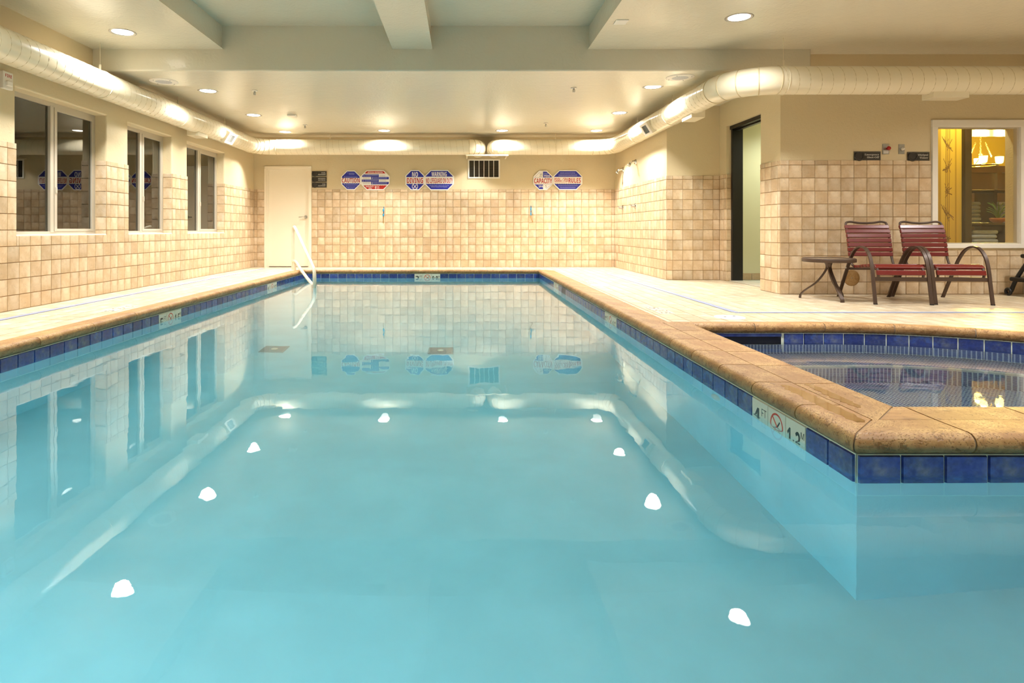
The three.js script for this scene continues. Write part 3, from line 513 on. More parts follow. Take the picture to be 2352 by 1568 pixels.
// ---------------------------------------------------------------- small ceiling things
for (const [x, d, t] of [[-2.93, 8.72, 'ceiling sprinkler head behind the beam, window side'], [-2.95, 11.6, 'ceiling sprinkler head toward the back wall, window side'], [1.54, 8.55, 'ceiling sprinkler head behind the beam, shower side'], [1.54, 11.4, 'ceiling sprinkler head toward the back wall, shower side']]) {
  const o = tag(group('sprinkler_head', V(x, C_BACK, d)), t, 'sprinkler', 'ceiling sprinklers');
  mesh('escutcheon', lathe([[0, 0], [0.04, 0], [0.042, -0.006], [0.02, -0.012], [0, -0.012]], 20), M.white, o);
  mesh('body', lathe([[0, -0.01], [0.012, -0.012], [0.012, -0.03], [0.006, -0.034], [0.005, -0.055], [0, -0.055]], 12), M.steel, o);
  mesh('frame_arm', [tube([new THREE.Vector3(0.012, -0.03, 0), new THREE.Vector3(0.016, -0.045, 0), new THREE.Vector3(0.004, -0.06, 0)], 0.003, 8, 5), tube([new THREE.Vector3(-0.012, -0.03, 0), new THREE.Vector3(-0.016, -0.045, 0), new THREE.Vector3(-0.004, -0.06, 0)], 0.003, 8, 5)], M.steel, o);
  mesh('deflector', new THREE.CylinderGeometry(0.018, 0.018, 0.003, 16).translate(0, -0.062, 0), M.steel, o);
}
const grilleTex = dataTex(128, (u, v) => { const n = 32, a = u * n % 1 - 0.5, b = v * n % 1 - 0.5; return Math.hypot(a, b) < 0.3 ? 0.25 : 0.88; });
for (const [x, d, t] of [[-3.83, 7.93, 'round white ceiling speaker on the beam beside the long window side duct'], [2.72, 7.72, 'round white ceiling speaker on the beam beside the duct elbow']]) {
  const o = tag(group('ceiling_speaker', V(x, C_BEAM, d)), t, 'speaker', 'ceiling speakers');
  mesh('baffle', lathe([[0.1, -0.009], [0.15, -0.01], [0.17, -0.006], [0.172, 0.002]], 40), M.white, o);
  mesh('grille', new THREE.CircleGeometry(0.102, 32).rotateX(Math.PI / 2).translate(0, -0.008, 0), std({ map: grilleTex, roughness: 0.6 }), o);
  for (let k = 0; k < 4; k++) mesh('screw', new THREE.SphereGeometry(0.006, 8, 6).translate(0.14 * Math.cos(k * 1.571 + 0.6), -0.011, 0.14 * Math.sin(k * 1.571 + 0.6)), M.steel, o);
}
tag(mesh('cover_plate', rbx(1.585, 1.715, C_FRONT - 0.008, C_FRONT + 0.001, 6.36, 6.5, 0.003), M.white), 'blank white cover plate on the front ceiling beside the coffer', 'cover plate');
tag(mesh('smoke_detector', rbx(-2.98, -2.84, C_BACK - 0.03, C_BACK + 0.001, 10.5, 10.64, 0.008), M.white), 'small square white detector on the ceiling between two sprinklers', 'detector');

// ---------------------------------------------------------------- spiral ducts
const DY = 2.475, DRAD = 0.157;
function ductCurve(pts, radii) { // polyline with rounded corners
  const c = new THREE.CurvePath();
  let cur = pts[0].clone(); const elbows = [];
  for (let i = 1; i < pts.length; i++) {
    const r = radii[i - 1] || 0, dir = pts[i].clone().sub(pts[i - 1]).normalize();
    if (i === pts.length - 1) { c.add(new THREE.LineCurve3(cur, pts[i])); break; }
    const nd = pts[i + 1].clone().sub(pts[i]).normalize(), a = pts[i].clone().addScaledVector(dir, -r), b = pts[i].clone().addScaledVector(nd, r);
    c.add(new THREE.LineCurve3(cur, a));
    const k = 0.5523, cu = new THREE.CubicBezierCurve3(a, a.clone().addScaledVector(dir, r * k), b.clone().addScaledVector(nd, -r * k), b);
    c.add(cu); elbows.push(cu); cur = b;
  }
  return { c, elbows };
}
function duct(name, label, pts, radii, opt) {
  const o = tag(group(name), label, 'air duct', 'round white air ducts');
  const { c, elbows } = ductCurve(pts, radii);
  const bodies = c.curves.map((q) => new THREE.TubeGeometry(q, q.isLineCurve3 ? 2 : 14, DRAD, 40));
  mesh('duct_body', bodies, M.duct, o);
  for (const q of c.curves) if (q.isLineCurve3) { // one helical lock seam for each straight run
    const L = q.v1.distanceTo(q.v2), dir = q.v2.clone().sub(q.v1).normalize(), up = new THREE.Vector3(0, 1, 0), sd = dir.clone().cross(up), turns = L / 0.125, n = Math.ceil(turns * 18), ps = [];
    for (let k = 0; k <= n; k++) { const a = k / n * turns * 2 * Math.PI; ps.push(q.v1.clone().addScaledVector(dir, L * k / n).addScaledVector(up, Math.cos(a) * DRAD).addScaledVector(sd, Math.sin(a) * DRAD)); }
    const pc = new THREE.CatmullRomCurve3(ps); pc.getPoint = (t, r = new THREE.Vector3()) => { const f = t * n, i = Math.min(n - 1, Math.floor(f)); return r.copy(ps[i]).lerp(ps[i + 1], f - i); };
    pc.getPointAt = pc.getPoint; pc.getTangentAt = (t, r) => pc.getTangent(t, r);
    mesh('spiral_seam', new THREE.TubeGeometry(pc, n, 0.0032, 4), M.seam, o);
  } else for (const t of [0.02, 0.26, 0.5, 0.74, 0.98]) { // gored elbow: ring seams
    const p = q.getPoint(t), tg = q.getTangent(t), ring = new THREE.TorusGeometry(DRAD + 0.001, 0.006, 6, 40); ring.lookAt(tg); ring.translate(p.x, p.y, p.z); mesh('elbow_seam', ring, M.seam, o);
  }
  for (const [p, dir] of opt.hangers || []) { // strap round the duct and a rod to the ceiling
    const ring = new THREE.TorusGeometry(DRAD + 0.003, 0.004, 5, 36); ring.lookAt(dir); ring.translate(p.x, p.y, p.z);
    const h = mesh('hanger_strap', ring, M.duct, o), ceil = -p.z > BEAM1 ? C_BACK : C_FRONT;
    mesh('hanger_rod', [new THREE.CylinderGeometry(0.003, 0.003, ceil - p.y - DRAD, 6).translate(p.x, (ceil + p.y + DRAD) / 2, p.z), new THREE.BoxGeometry(0.022, 0.07, 0.006).translate(p.x, p.y + DRAD + 0.035, p.z)], M.duct, h);
  }
  return o;
}
function sideRegister(parent, x, d, side, tilt) { // grille box on the flank of a duct
  const g = group('register', V(x, DY, d), parent); g.rotation.order = 'YXZ'; g.rotation.set(0, side > 0 ? Math.PI / 2 : -Math.PI / 2, 0);
  const q = new THREE.Group(); q.name = 'register_tilt';
  const R = new THREE.Matrix4().makeRotationX(tilt), put = (geo) => geo.applyMatrix4(R);
  const B = (w, h, t, px, py, pz) => put(new THREE.BoxGeometry(w, h, t).translate(px, py, pz));
  mesh('register_box', B(0.36, 0.2, 0.13, 0, 0, 0.125), M.duct, g);
  mesh('register_frame', [B(0.36, 0.035, 0.012, 0, 0.0825, 0.195), B(0.36, 0.035, 0.012, 0, -0.0825, 0.195), B(0.07, 0.13, 0.012, -0.145, 0, 0.195), B(0.07, 0.13, 0.012, 0.145, 0, 0.195)], M.white, g);
  const bl = []; for (let k = -7; k <= 7; k++) bl.push(put(new THREE.BoxGeometry(0.002, 0.13, 0.014).rotateY(k < 0 ? 0.5 : -0.5).translate(k * 0.0145, 0, 0.193)));
  mesh('register_blades', bl, std({ color: 0x8d8d88, roughness: 0.5 }), g);
}
function dropRegister(parent, x, d, alongX) { // shallow tapered box under a duct
  const w = alongX ? 0.2 : 0.09, l = alongX ? 0.09 : 0.18;
  mesh('drop_register', rbx(x - w, x + w, 2.268, DY - 0.1, d - l, d + l, 0.004), M.duct, parent);
}
const along = new THREE.Vector3(0, 0, 1), across = new THREE.Vector3(1, 0, 0), DXL = -4.19, DXR = 3.06, DBK = 12.62, DNR = 6.97;
{
  const o = duct('air_duct', 'long cream spiral duct along the window wall and round to the back wall', [V(DXL, DY, -1.5), V(DXL, DY, DBK), V(0.33, DY, DBK), V(0.33, DY, DB + 0.02)], [0.42, 0.2], { hangers: [[V(DXL, DY, 3.6), along], [V(DXL, DY, 7.15), along], [V(DXL, DY, 9.1), along], [V(DXL, DY, 10.9), along], [V(-2.7, DY, DBK), across]] });
  sideRegister(o, DXL, 10.75, 1, 0.55); dropRegister(o, DXL - 0.03, 9.85, false); dropRegister(o, DXL - 0.03, 4.2, false);
  const q = duct('air_duct', 'cream spiral duct past the showers, turning an elbow toward the lobby window', [V(0.45 + 0.22, DY, DB + 0.02), V(0.45 + 0.22 - 0.02, DY, DBK), V(DXR, DY, DBK), V(DXR, DY, DNR), V(XR + 0.02, DY, DNR)], [0.2, 0.42, 0.5], { hangers: [[V(1.9, DY, DBK), across], [V(DXR, DY, 10.8), along], [V(DXR, DY, 9.0), along], [V(3.62, DY, DNR), across], [V(6.4, DY, DNR), across]] });
  sideRegister(q, DXR, 9.75, -1, 0.55); dropRegister(q, DXR + 0.04, 8.3, false); dropRegister(q, 5.46, DNR + 0.02, true);
  const b = tag(mesh('duct_bracket', [rbx(0.07, 0.93, DY - DRAD - 0.035, DY - DRAD - 0.012, DBK - 0.15, DBK - 0.11, 0.004), bx(0.08, 0.11, DY - DRAD - 0.03, DY - DRAD - 0.014, DBK - 0.12, DB), bx(0.89, 0.92, DY - DRAD - 0.03, DY - DRAD - 0.014, DBK - 0.12, DB)], M.duct), 'cream bracket under the two duct ends on the back wall', 'bracket');
}

// ---------------------------------------------------------------- signs on the back wall
function octagon(w, h, c) { const s = new THREE.Shape(), x = w / 2, y = h / 2; [[-x + c, -y], [x - c, -y], [x, -y + c], [x, y - c], [x - c, y], [-x + c, y], [-x, y - c], [-x, -y + c]].forEach(([p, q], i) => i ? s.lineTo(p, q) : s.moveTo(p, q)); s.closePath(); return s; }
function octSign(x, y, w, h, c, label, draw) {
  const o = tag(group('octagon_sign', V(x, y, DB - 0.012)), label, 'sign', 'octagonal pool rule signs');
  mesh('panel', new THREE.ExtrudeGeometry(octagon(w, h, c), { depth: 0.008, bevelEnabled: true, bevelSize: 0.002, bevelThickness: 0.002, bevelSegments: 1 }), std({ color: 0xf4f2ec, roughness: 0.35 }), o);
  const g = new THREE.ShapeGeometry(octagon(w, h, c)), p = g.attributes.position, uv = g.attributes.uv; for (let i = 0; i < p.count; i++) uv.setXY(i, p.getX(i) / w + 0.5, p.getY(i) / h + 0.5);
  const W = Math.round(512 * w / 0.42), H = 512;
  const m = mesh('print', g, std({ map: canvasTex(W, H, draw), roughness: 0.35 }), o); m.position.z = 0.0112;
}
const BLUE = '#232a9e', RED = '#b9231b', WHITE = '#f4f2ee';
const octClip = (c, W, H, k, m) => { c.beginPath(); [[k, m], [W - k, m], [W - m, k], [W - m, H - k], [W - k, H - m], [k, H - m], [m, H - k], [m, k]].forEach(([x, y], i) => i ? c.lineTo(x, y) : c.moveTo(x, y)); c.closePath(); c.clip(); };
const fit = (c, s, x, y, w, h, col, bold = true) => { c.save(); c.fillStyle = col; c.font = (bold ? 'bold ' : '') + '100px sans-serif'; c.textAlign = 'center'; c.textBaseline = 'alphabetic'; const mw = c.measureText(s).width; c.translate(x, y); c.scale(w / mw, h / 73); c.fillText(s, 0, 0); c.restore(); };
const wave = (c, W, y, up, col, H, red) => { c.fillStyle = col; c.beginPath(); c.moveTo(0, y); for (let x = 0; x <= W; x += 6) c.lineTo(x, y + 7 * Math.abs(Math.sin(x * 0.055)) - 4); c.lineTo(W, H); c.lineTo(0, H); c.closePath(); c.fill(); };
const scribble = (c, x0, x1, y, n, col, lh = 15) => { c.fillStyle = col; let q = 7; for (let k = 0; k < n; k++) { let x = x0; while (x < x1) { q = (q * 16807) % 2147483647; const w = 10 + q % 26; c.fillRect(x, y + k * lh, Math.min(w, x1 - x), 6); x += w + 6; } } };
const SY = 1.843;
octSign(-2.365, SY - 0.004, 0.41, 0.41, 0.125, 'small blue and red octagonal CAUTION sign next to the artificial respiration sign', (c, W, H) => { c.fillStyle = WHITE; c.fillRect(0, 0, W, H); c.save(); octClip(c, W, H, 158, 22); c.fillStyle = BLUE; c.fillRect(0, 0, W, 196); wave(c, W, 336, 0, BLUE, H); c.restore(); fit(c, 'CAUTION', W / 2, 316, 478, 116, RED); c.save(); octClip(c, W, H, 158, 30); fit(c, '1', 172, 72, 14, 26, WHITE); fit(c, '2', 92, 178, 14, 26, WHITE); scribble(c, 200, 345, 58, 4, '#9aa0d8'); scribble(c, 120, 420, 160, 2, '#9aa0d8'); fit(c, '3', 86, 374, 14, 26, WHITE); fit(c, '4', 140, 438, 14, 26, WHITE); fit(c, '5', 180, 476, 14, 26, WHITE); scribble(c, 110, 430, 356, 3, '#9aa0d8'); scribble(c, 165, 370, 424, 2, '#9aa0d8'); scribble(c, 205, 330, 466, 1, '#9aa0d8'); c.restore(); });
octSign(-1.85, SY, 0.615, 0.42, 0.13, 'wide octagonal ARTIFICIAL RESPIRATION sign with red bands and 911', (c, W, H) => { c.fillStyle = WHITE; c.fillRect(0, 0, W, H); c.save(); octClip(c, W, H, 166, 22); c.fillStyle = RED; c.fillRect(0, 0, W, 84); wave(c, W, 392, 0, RED, H); c.fillStyle = BLUE; c.fillRect(40, 108, 430, 66); c.fillRect(270, 174, W, 62); c.fillRect(30, 240, 440, 62); c.fillRect(270, 304, W, 62); scribble(c, 120, 450, 118, 3, '#a9aee0'); scribble(c, 320, 690, 184, 3, '#a9aee0'); scribble(c, 100, 450, 250, 3, '#a9aee0'); scribble(c, 320, 690, 314, 3, '#a9aee0'); scribble(c, 490, 640, 124, 3, '#b8b8c6'); scribble(c, 60, 240, 188, 3, '#b8b8c6'); scribble(c, 490, 660, 254, 3, '#b8b8c6'); scribble(c, 60, 240, 318, 3, '#b8b8c6'); c.restore(); fit(c, 'ARTIFICIAL RESPIRATION', W / 2, 74, 390, 38, WHITE); fit(c, '1', 88, 164, 20, 44, WHITE); fit(c, '2', 300, 226, 24, 44, WHITE); fit(c, '3', 62, 292, 24, 44, WHITE); fit(c, '4', 300, 356, 26, 44, WHITE); fit(c, 'EMERGENCY', 235, 440, 210, 32, WHITE); fit(c, 'DIAL', 250, 482, 90, 32, WHITE); fit(c, '911', 425, 486, 122, 78, WHITE); });
octSign(-1.005, SY, 0.405, 0.43, 0.12, 'small octagonal NO DIVING sign with crossed out diver', (c, W, H) => { c.fillStyle = WHITE; c.fillRect(0, 0, W, H); c.save(); octClip(c, W, H, 150, 24); c.fillStyle = BLUE; c.fillRect(0, 0, W, 180); wave(c, W, 350, 0, BLUE, H); c.restore(); fit(c, 'NO', W / 2, 172, 170, 122, WHITE); fit(c, 'DIVING', W / 2, 332, 440, 130, RED); c.strokeStyle = WHITE; c.lineWidth = 14; c.beginPath(); c.arc(W / 2, 416, 72, 0, 7); c.stroke(); c.beginPath(); c.moveTo(W / 2 - 48, 366); c.lineTo(W / 2 + 48, 468); c.stroke(); c.lineWidth = 18; c.beginPath(); c.moveTo(W / 2 + 34, 380); c.lineTo(W / 2 - 36, 456); c.stroke(); });
octSign(-0.49, SY, 0.62, 0.43, 0.13, 'wide octagonal WARNING NO LIFEGUARD ON DUTY sign beside the wall vent', (c, W, H) => { c.fillStyle = WHITE; c.fillRect(0, 0, W, H); c.save(); octClip(c, W, H, 164, 24); c.fillStyle = BLUE; c.fillRect(0, 0, W, 170); wave(c, W, 352, 0, BLUE, H); c.restore(); fit(c, 'WARNING', W / 2, 160, 400, 112, WHITE); fit(c, 'NO LIFEGUARD ON DUTY', W / 2, 332, W - 62, 126, RED); fit(c, 'CHILDREN UNDER 14 SHOULD NOT USE POOL', W / 2, 408, 520, 24, '#c7caf0', false); fit(c, 'WITHOUT AN ADULT IN ATTENDANCE', W / 2, 440, 420, 24, '#c7caf0', false); });
octSign(1.71, SY - 0.006, 0.41, 0.41, 0.125, 'small octagonal pool and spa CAPACITY sign', (c, W, H) => { c.fillStyle = WHITE; c.fillRect(0, 0, W, H); c.save(); octClip(c, W, H, 158, 24); c.fillStyle = BLUE; c.fillRect(W / 2, 0, W, 176); c.fillRect(0, 366, W / 2, H); c.restore(); c.strokeStyle = BLUE; c.lineWidth = 4; c.beginPath(); c.moveTo(24, 178); c.lineTo(W - 24, 178); c.moveTo(24, 362); for (let x = 24; x <= W - 24; x += 6) c.lineTo(x, 362 - 8 * Math.abs(Math.sin(x * 0.055))); c.moveTo(30, 176); c.lineTo(168, 34); c.moveTo(W - 30, 368); c.lineTo(W - 168, 480); c.stroke(); fit(c, 'CAPACITY', W / 2, 332, 470, 130, RED); fit(c, '20', 196, 158, 76, 76, '#3c3c34', false); fit(c, 'POOL', 358, 164, 168, 48, WHITE); scribble(c, 270, 370, 60, 4, '#a9aee0'); fit(c, 'SPA', 194, 444, 116, 54, WHITE); scribble(c, 110, 240, 376, 1, '#a9aee0'); fit(c, '5', 326, 446, 36, 66, '#3c3c34', false); });
octSign(2.235, SY, 0.62, 0.42, 0.13, 'wide octagonal POOL AND SPA RULES sign', (c, W, H) => { c.fillStyle = WHITE; c.fillRect(0, 0, W, H); c.save(); octClip(c, W, H, 164, 24); c.fillStyle = BLUE; c.fillRect(0, 0, W, 174); wave(c, W, 352, 0, BLUE, H); scribble(c, 180, 570, 60, 2, '#b7bbe8', 18); scribble(c, 140, 620, 108, 3, '#b7bbe8', 20); scribble(c, 130, 640, 384, 2, '#b7bbe8', 22); scribble(c, 180, 580, 436, 2, '#b7bbe8', 22); c.restore(); fit(c, 'RULES', 552, 324, 330, 122, RED); fit(c, 'POOL', 112, 268, 164, 70, RED); fit(c, 'SPA', 326, 268, 110, 70, RED); c.strokeStyle = RED; c.lineWidth = 6; c.beginPath(); c.moveTo(198, 290); c.lineTo(272, 200); c.moveTo(34, 290); c.lineTo(380, 280); c.lineTo(336, 322); c.lineTo(34, 326); c.stroke(); c.fillStyle = RED; c.fillRect(34, 276, 180, 16); c.beginPath(); c.moveTo(240, 288); c.lineTo(384, 272); c.lineTo(350, 292); c.fill(); });

// dark engraved plaques
function plaque(x, y, d, w, h, lines, label, grp, serif) {
  const o = tag(group('door_plaque', V(x, y, d)), label, 'plaque', grp);
  mesh('backplate', rbx(-w / 2, w / 2, -h / 2, h / 2, -0.012, 0, 0.004), M.plaqueRim, o);
  const W = 512, H = Math.round(512 * h / w);
  const p = mesh('text_panel', new THREE.PlaneGeometry(w - 0.018, h - 0.022), std({ roughness: 0.4, map: canvasTex(W, H, (c) => { c.fillStyle = '#2c2820'; c.fillRect(0, 0, W, H); c.fillStyle = '#cdc8bd'; c.textAlign = 'right'; c.textBaseline = 'middle'; const s = H / (lines.length + 0.6); c.font = 'bold ' + Math.round(s * 0.86) + 'px ' + (serif ? 'serif' : 'sans-serif'); lines.forEach((t, i) => c.fillText(t, W - 22, H * (i + 0.8) / (lines.length + 0.6), W * (0.93 - 1.06 * h / w))); }) }), o); p.position.z = 0.0125;
  const r = h * 0.5;
  mesh('emblem', new THREE.CylinderGeometry(r * 0.84, r * 0.84, 0.016, 28).rotateX(Math.PI / 2).translate(-w / 2 + r * 1.1, 0, 0.012), M.plaque, o);
  mesh('emblem_rim', new THREE.TorusGeometry(r * 0.9, 0.012, 8, 28, 4.3).rotateZ(Math.PI - 0.55).translate(-w / 2 + r * 1.1, 0, 0.018), M.plaque, o);
}
plaque(-3.035, 1.98, DB, 0.31, 0.11, ['POOL', 'EQUIPMENT'], 'dark plaque reading POOL EQUIPMENT, topmost beside the white door', 'plaques beside the white door');
plaque(-3.035, 1.86, DB, 0.31, 0.11, ['MECHANICAL', 'ELECTRICAL'], 'dark plaque reading MECHANICAL ELECTRICAL, middle one beside the white door', 'plaques beside the white door');
plaque(-3.035, 1.74, DB, 0.31, 0.11, ['FIRE', 'EQUIPMENT'], 'dark plaque reading FIRE EQUIPMENT, lowest beside the white door', 'plaques beside the white door');
plaque(4.985, 1.70, DR, 0.33, 0.112, ['Emergency', 'Shut-Off'], 'dark plaque reading Emergency Shut-Off above the tiles', 'plaques above the red chairs', true);
plaque(5.615, 1.695, DR, 0.275, 0.112, ['Whirlpool', 'Timer'], 'dark plaque reading Whirlpool Timer beside the lobby window', 'plaques above the red chairs', true);
{ // switch plates
  const o = tag(group('emergency_button', V(5.213, 1.785, DR)), 'steel wall plate with a red mushroom button', 'button');
  mesh('plate', rbx(-0.039, 0.039, -0.062, 0.062, -0.012, 0, 0.003), M.steel, o);
  mesh('label_sticker', new THREE.PlaneGeometry(0.06, 0.04).translate(0, -0.035, 0.0128), std({ color: 0xd8d3cc, roughness: 0.5 }), o);
  mesh('button', lathe([[0, 0.05], [0.02, 0.047], [0.026, 0.036], [0.02, 0.03], [0.012, 0.028], [0.012, 0]], 20).rotateX(Math.PI / 2).translate(0.012, 0.006, 0.01), M.red, o);
  const q = tag(group('timer_switch', V(5.41, 1.785, DR)), 'grey wall plate with a white timer knob', 'switch');
  mesh('plate', rbx(-0.037, 0.037, -0.06, 0.06, -0.008, 0, 0.003), M.steel, q);
  mesh('knob', lathe([[0, 0.035], [0.016, 0.034], [0.02, 0.0], [0.0, 0.0]], 20).rotateX(Math.PI / 2).translate(0.004, 0.002, 0.008), M.white, q);
  const d = []; for (let k = 0; k < 10; k++) d.push(new THREE.BoxGeometry(0.002, 0.006, 0.001).translate(0, 0.028, 0).rotateZ(-k * 0.55).translate(0.004, 0.002, 0.0085)); mesh('dial_marks', d, M.black, q);
  const r = tag(group('outlet_cover', V(4.79, 0.2, DR)), 'round stained beige outlet cover low on the wall behind the first chair', 'cover plate');
  mesh('disc', lathe([[0, 0.016], [0.09, 0.015], [0.1, 0.011], [0.1, 0.006]], 32).rotateX(Math.PI / 2), std({ color: 0xb39a6c, map: scaled(tileTex, 3), roughness: 0.7 }), r);
  mesh('screw', new THREE.SphereGeometry(0.006, 8, 6).translate(0, 0, 0.017), M.steel, r);
}
{ // wall vent
  const o = tag(group('wall_vent', V(0.458, 2.083, DB)), 'white wall vent with dark louvres on the back wall', 'vent'), w = 0.68, h = 0.41, f = 0.03;
  mesh('frame', [rbx(-w / 2, w / 2, h / 2 - f, h / 2, -0.02, 0, 0.004), rbx(-w / 2, w / 2, -h / 2, -h / 2 + f, -0.02, 0, 0.004), bx(-w / 2, -w / 2 + f, -h / 2 + f, h / 2 - f, -0.02, 0), bx(w / 2 - f, w / 2, -h / 2 + f, h / 2 - f, -0.02, 0)], M.white, o);
  for (let k = 1; k < 6; k++) mesh('mullion', rbx(-w / 2 + f + k * (w - 2 * f) / 6 - 0.006, -w / 2 + f + k * (w - 2 * f) / 6 + 0.006, -h / 2 + f, h / 2 - f, -0.018, 0, 0.002), M.white, o);
  mesh('backing', bx(-w / 2 + 0.01, w / 2 - 0.01, -h / 2 + 0.01, h / 2 - 0.01, -0.003, 0), std({ color: 0x191510, roughness: 0.9 }), o);
  const l = []; for (let k = 0; k < 18; k++) l.push(new THREE.BoxGeometry(w - 2 * f, 0.012, 0.0015).rotateX(0.8).translate(0, -h / 2 + f + 0.01 + k * 0.0195, 0.009)); mesh('louvres', l, std({ color: 0x4d4433, roughness: 0.6 }), o);
}
for (const [x, y, t] of [[-1.665, 1.1, 'blue life ring hook with a tan cord below the caution signs'], [1.455, 1.12, 'blue life ring hook with a tan cord below the capacity sign']]) {
  const o = tag(group('wall_hook', V(x, y, DB - 0.012)), t, 'hook', 'blue wall hooks');
  mesh('stem', new THREE.BoxGeometry(0.016, 0.2, 0.012).translate(0, 0.08, 0.006), std({ color: 0x2b6a86, roughness: 0.4 }), o);
  for (const k of [0.1, 0.0]) mesh('prong', tube([new THREE.Vector3(0, k + 0.03, 0.008), new THREE.Vector3(-0.004, k, 0.03), new THREE.Vector3(-0.008, k - 0.02, 0.055), new THREE.Vector3(-0.01, k + 0.02, 0.075)], 0.011, 14, 8), std({ color: 0x23a0d8, roughness: 0.35 }), o);
  mesh('cord', tube([new THREE.Vector3(-0.004, 0, 0.01), new THREE.Vector3(-0.006, -0.07, 0.012), new THREE.Vector3(x > 0 ? 0.04 : -0.008, -0.17, 0.008)], 0.006, 10, 6), std({ color: 0xb58a34, roughness: 0.8 }), o);
}
// fire strobe
{
  const o = tag(group('fire_strobe', V(XL, 2.235, 5.98)), 'white wall fire strobe with red lettering beside the widest window', 'fire alarm');
  mesh('base', new RoundedBoxGeometry(0.04, 0.17, 0.13, 2, 0.008).translate(0.02, 0, 0), M.white, o);
  mesh('strobe_lens', new RoundedBoxGeometry(0.03, 0.05, 0.07, 2, 0.01).translate(0.045, -0.03, 0), M.white, o);
  const p = mesh('lettering', new THREE.PlaneGeometry(0.12, 0.05).rotateY(Math.PI / 2).translate(0.0405, 0.045, 0), std({ map: canvasTex(256, 106, (c) => { c.fillStyle = '#ece7dd'; c.fillRect(0, 0, 256, 106); fit(c, 'FIRE', 128, 88, 200, 66, '#b3281e'); }), roughness: 0.5 }), o);
}
// showers
for (const [d, y, t, n] of [[12.45, 2.0, 'nearer the far corner', 0], [11.55, 2.06, 'farther from the far corner', 1]]) {
  const h = tag(group('wall_shower', V(XS, y, d)), 'chrome shower head high on the wall, ' + t, 'shower', 'wall showers');
  mesh('flange', new THREE.CylinderGeometry(0.045, 0.05, 0.02, 24).rotateZ(Math.PI / 2).translate(-0.01, 0, 0), M.chrome, h);
  mesh('arm', tube([new THREE.Vector3(0, 0, 0), new THREE.Vector3(-0.06, 0.004, 0), new THREE.Vector3(-0.11, -0.03, 0)], 0.022, 14, 12), M.chrome, h);
  mesh('shower_head', lathe([[0, 0], [0.03, 0], [0.034, 0.012], [0.02, 0.05], [0, 0.055]], 20).rotateZ(-0.75).translate(-0.135, -0.075, 0), M.chrome, h);
  const v = tag(group('shower_valve', V(XS - 0.011, 1.235, d)), 'chrome push shower valve with a rust streak below, ' + t, 'shower valve', 'shower valves');
  mesh('escutcheon', lathe([[0, 0.02], [0.04, 0.016], [0.055, 0.0]], 24).rotateZ(Math.PI / 2), M.chrome, v);
  mesh('body', new THREE.CylinderGeometry(0.026, 0.03, 0.06, 18).rotateZ(Math.PI / 2).translate(-0.045, 0, 0), M.chrome, v);
  mesh('handle', tube([new THREE.Vector3(-0.07, 0, 0), new THREE.Vector3(-0.08, 0.005, 0), new THREE.Vector3(-0.1, 0.03, 0)], 0.011, 10, 8), M.chrome, v);
  const s = new THREE.Shape(); s.moveTo(-0.03, 0); s.lineTo(0.03, 0); s.quadraticCurveTo(0.016, -0.06, 0.004, -0.15); s.lineTo(-0.004, -0.15); s.quadraticCurveTo(-0.016, -0.06, -0.03, 0);
  mesh('rust_streak', new THREE.ShapeGeometry(s).rotateY(-Math.PI / 2).translate(0.0005, -0.045, 0), std({ color: 0xc08a3e, roughness: 0.6 }), v).material.side = THREE.DoubleSide;
}
// ---------------------------------------------------------------- pool handrail
{
  const o = tag(group('pool_handrail'), 'white bent tube handrail entering the pool at the far corner', 'handrail');
  const A = [-3.26, 11.9], B = [-2.44, 10.2], P = (t, y) => V(A[0] + (B[0] - A[0]) * t, y, A[1] + (B[1] - A[1]) * t);
  mesh('top_rail', tube([P(0, 0), P(0, 0.3), P(0, 0.66), P(0.012, 0.78), P(0.06, 0.845), P(0.12, 0.82), P(0.3, 0.685), P(0.6, 0.45), P(0.9, 0.215), P(0.985, 0.12), P(1.01, 0.0), P(1.0, -0.14), P(0.985, -0.7)], 0.029, 90, 12), M.rail, o);
  mesh('lower_rail', tube([P(0.0, 0.185), P(0.06, 0.195), P(0.14, 0.19), P(0.22, 0.165), P(0.36, 0.09), P(0.68, -0.045), P(0.93, -0.14), P(0.985, -0.19)], 0.029, 60, 12), M.rail, o);
  mesh('post', tube([P(0.095, 0), P(0.095, 0.1), P(0.095, 0.19)], 0.028, 8, 12), M.rail, o);
  for (const t of [0, 0.095]) mesh('escutcheon', lathe([[0, 0.02], [0.03, 0.018], [0.055, 0.004], [0.058, 0]], 24).translate(P(t, 0).x, 0.001, P(t, 0).z), M.rail, o);
}
// ---------------------------------------------------------------- deck fittings
function drainRun(name, label, segs) {
  const o = tag(group(name), label, 'drain', 'slotted deck drains');
  for (const [x0, d0, x1, d1] of segs) {
    const along = Math.abs(x1 - x0) > Math.abs(d1 - d0), w = 0.028, bars = [];
    mesh('channel_frame', along ? [bx(x0, x1, 0.0005, 0.004, d0 - w - 0.006, d0 - w), bx(x0, x1, 0.0005, 0.004, d0 + w, d0 + w + 0.006), bx(x0, x1, 0, 0.001, d0 - w, d0 + w)] : [bx(x0 - w - 0.006, x0 - w, 0.0005, 0.004, d0, d1), bx(x0 + w, x0 + w + 0.006, 0.0005, 0.004, d0, d1), bx(x0 - w, x0 + w, 0, 0.001, d0, d1)], std({ color: 0x7f87a6, roughness: 0.6 }), o);
    for (const k of [-0.018, 0, 0.018]) bars.push(along ? bx(x0, x1, 0.001, 0.0045, d0 + k - 0.005, d0 + k + 0.005) : bx(x0 + k - 0.005, x0 + k + 0.005, 0.001, 0.0045, d0, d1));
    mesh('grate_bars', bars, std({ color: 0xb4bbd2, roughness: 0.5 }), o);
  }
}
drainRun('deck_drain', 'grey slotted drain along the window side deck', [[-4.06, -1.5, -4.06, 12.6]]);
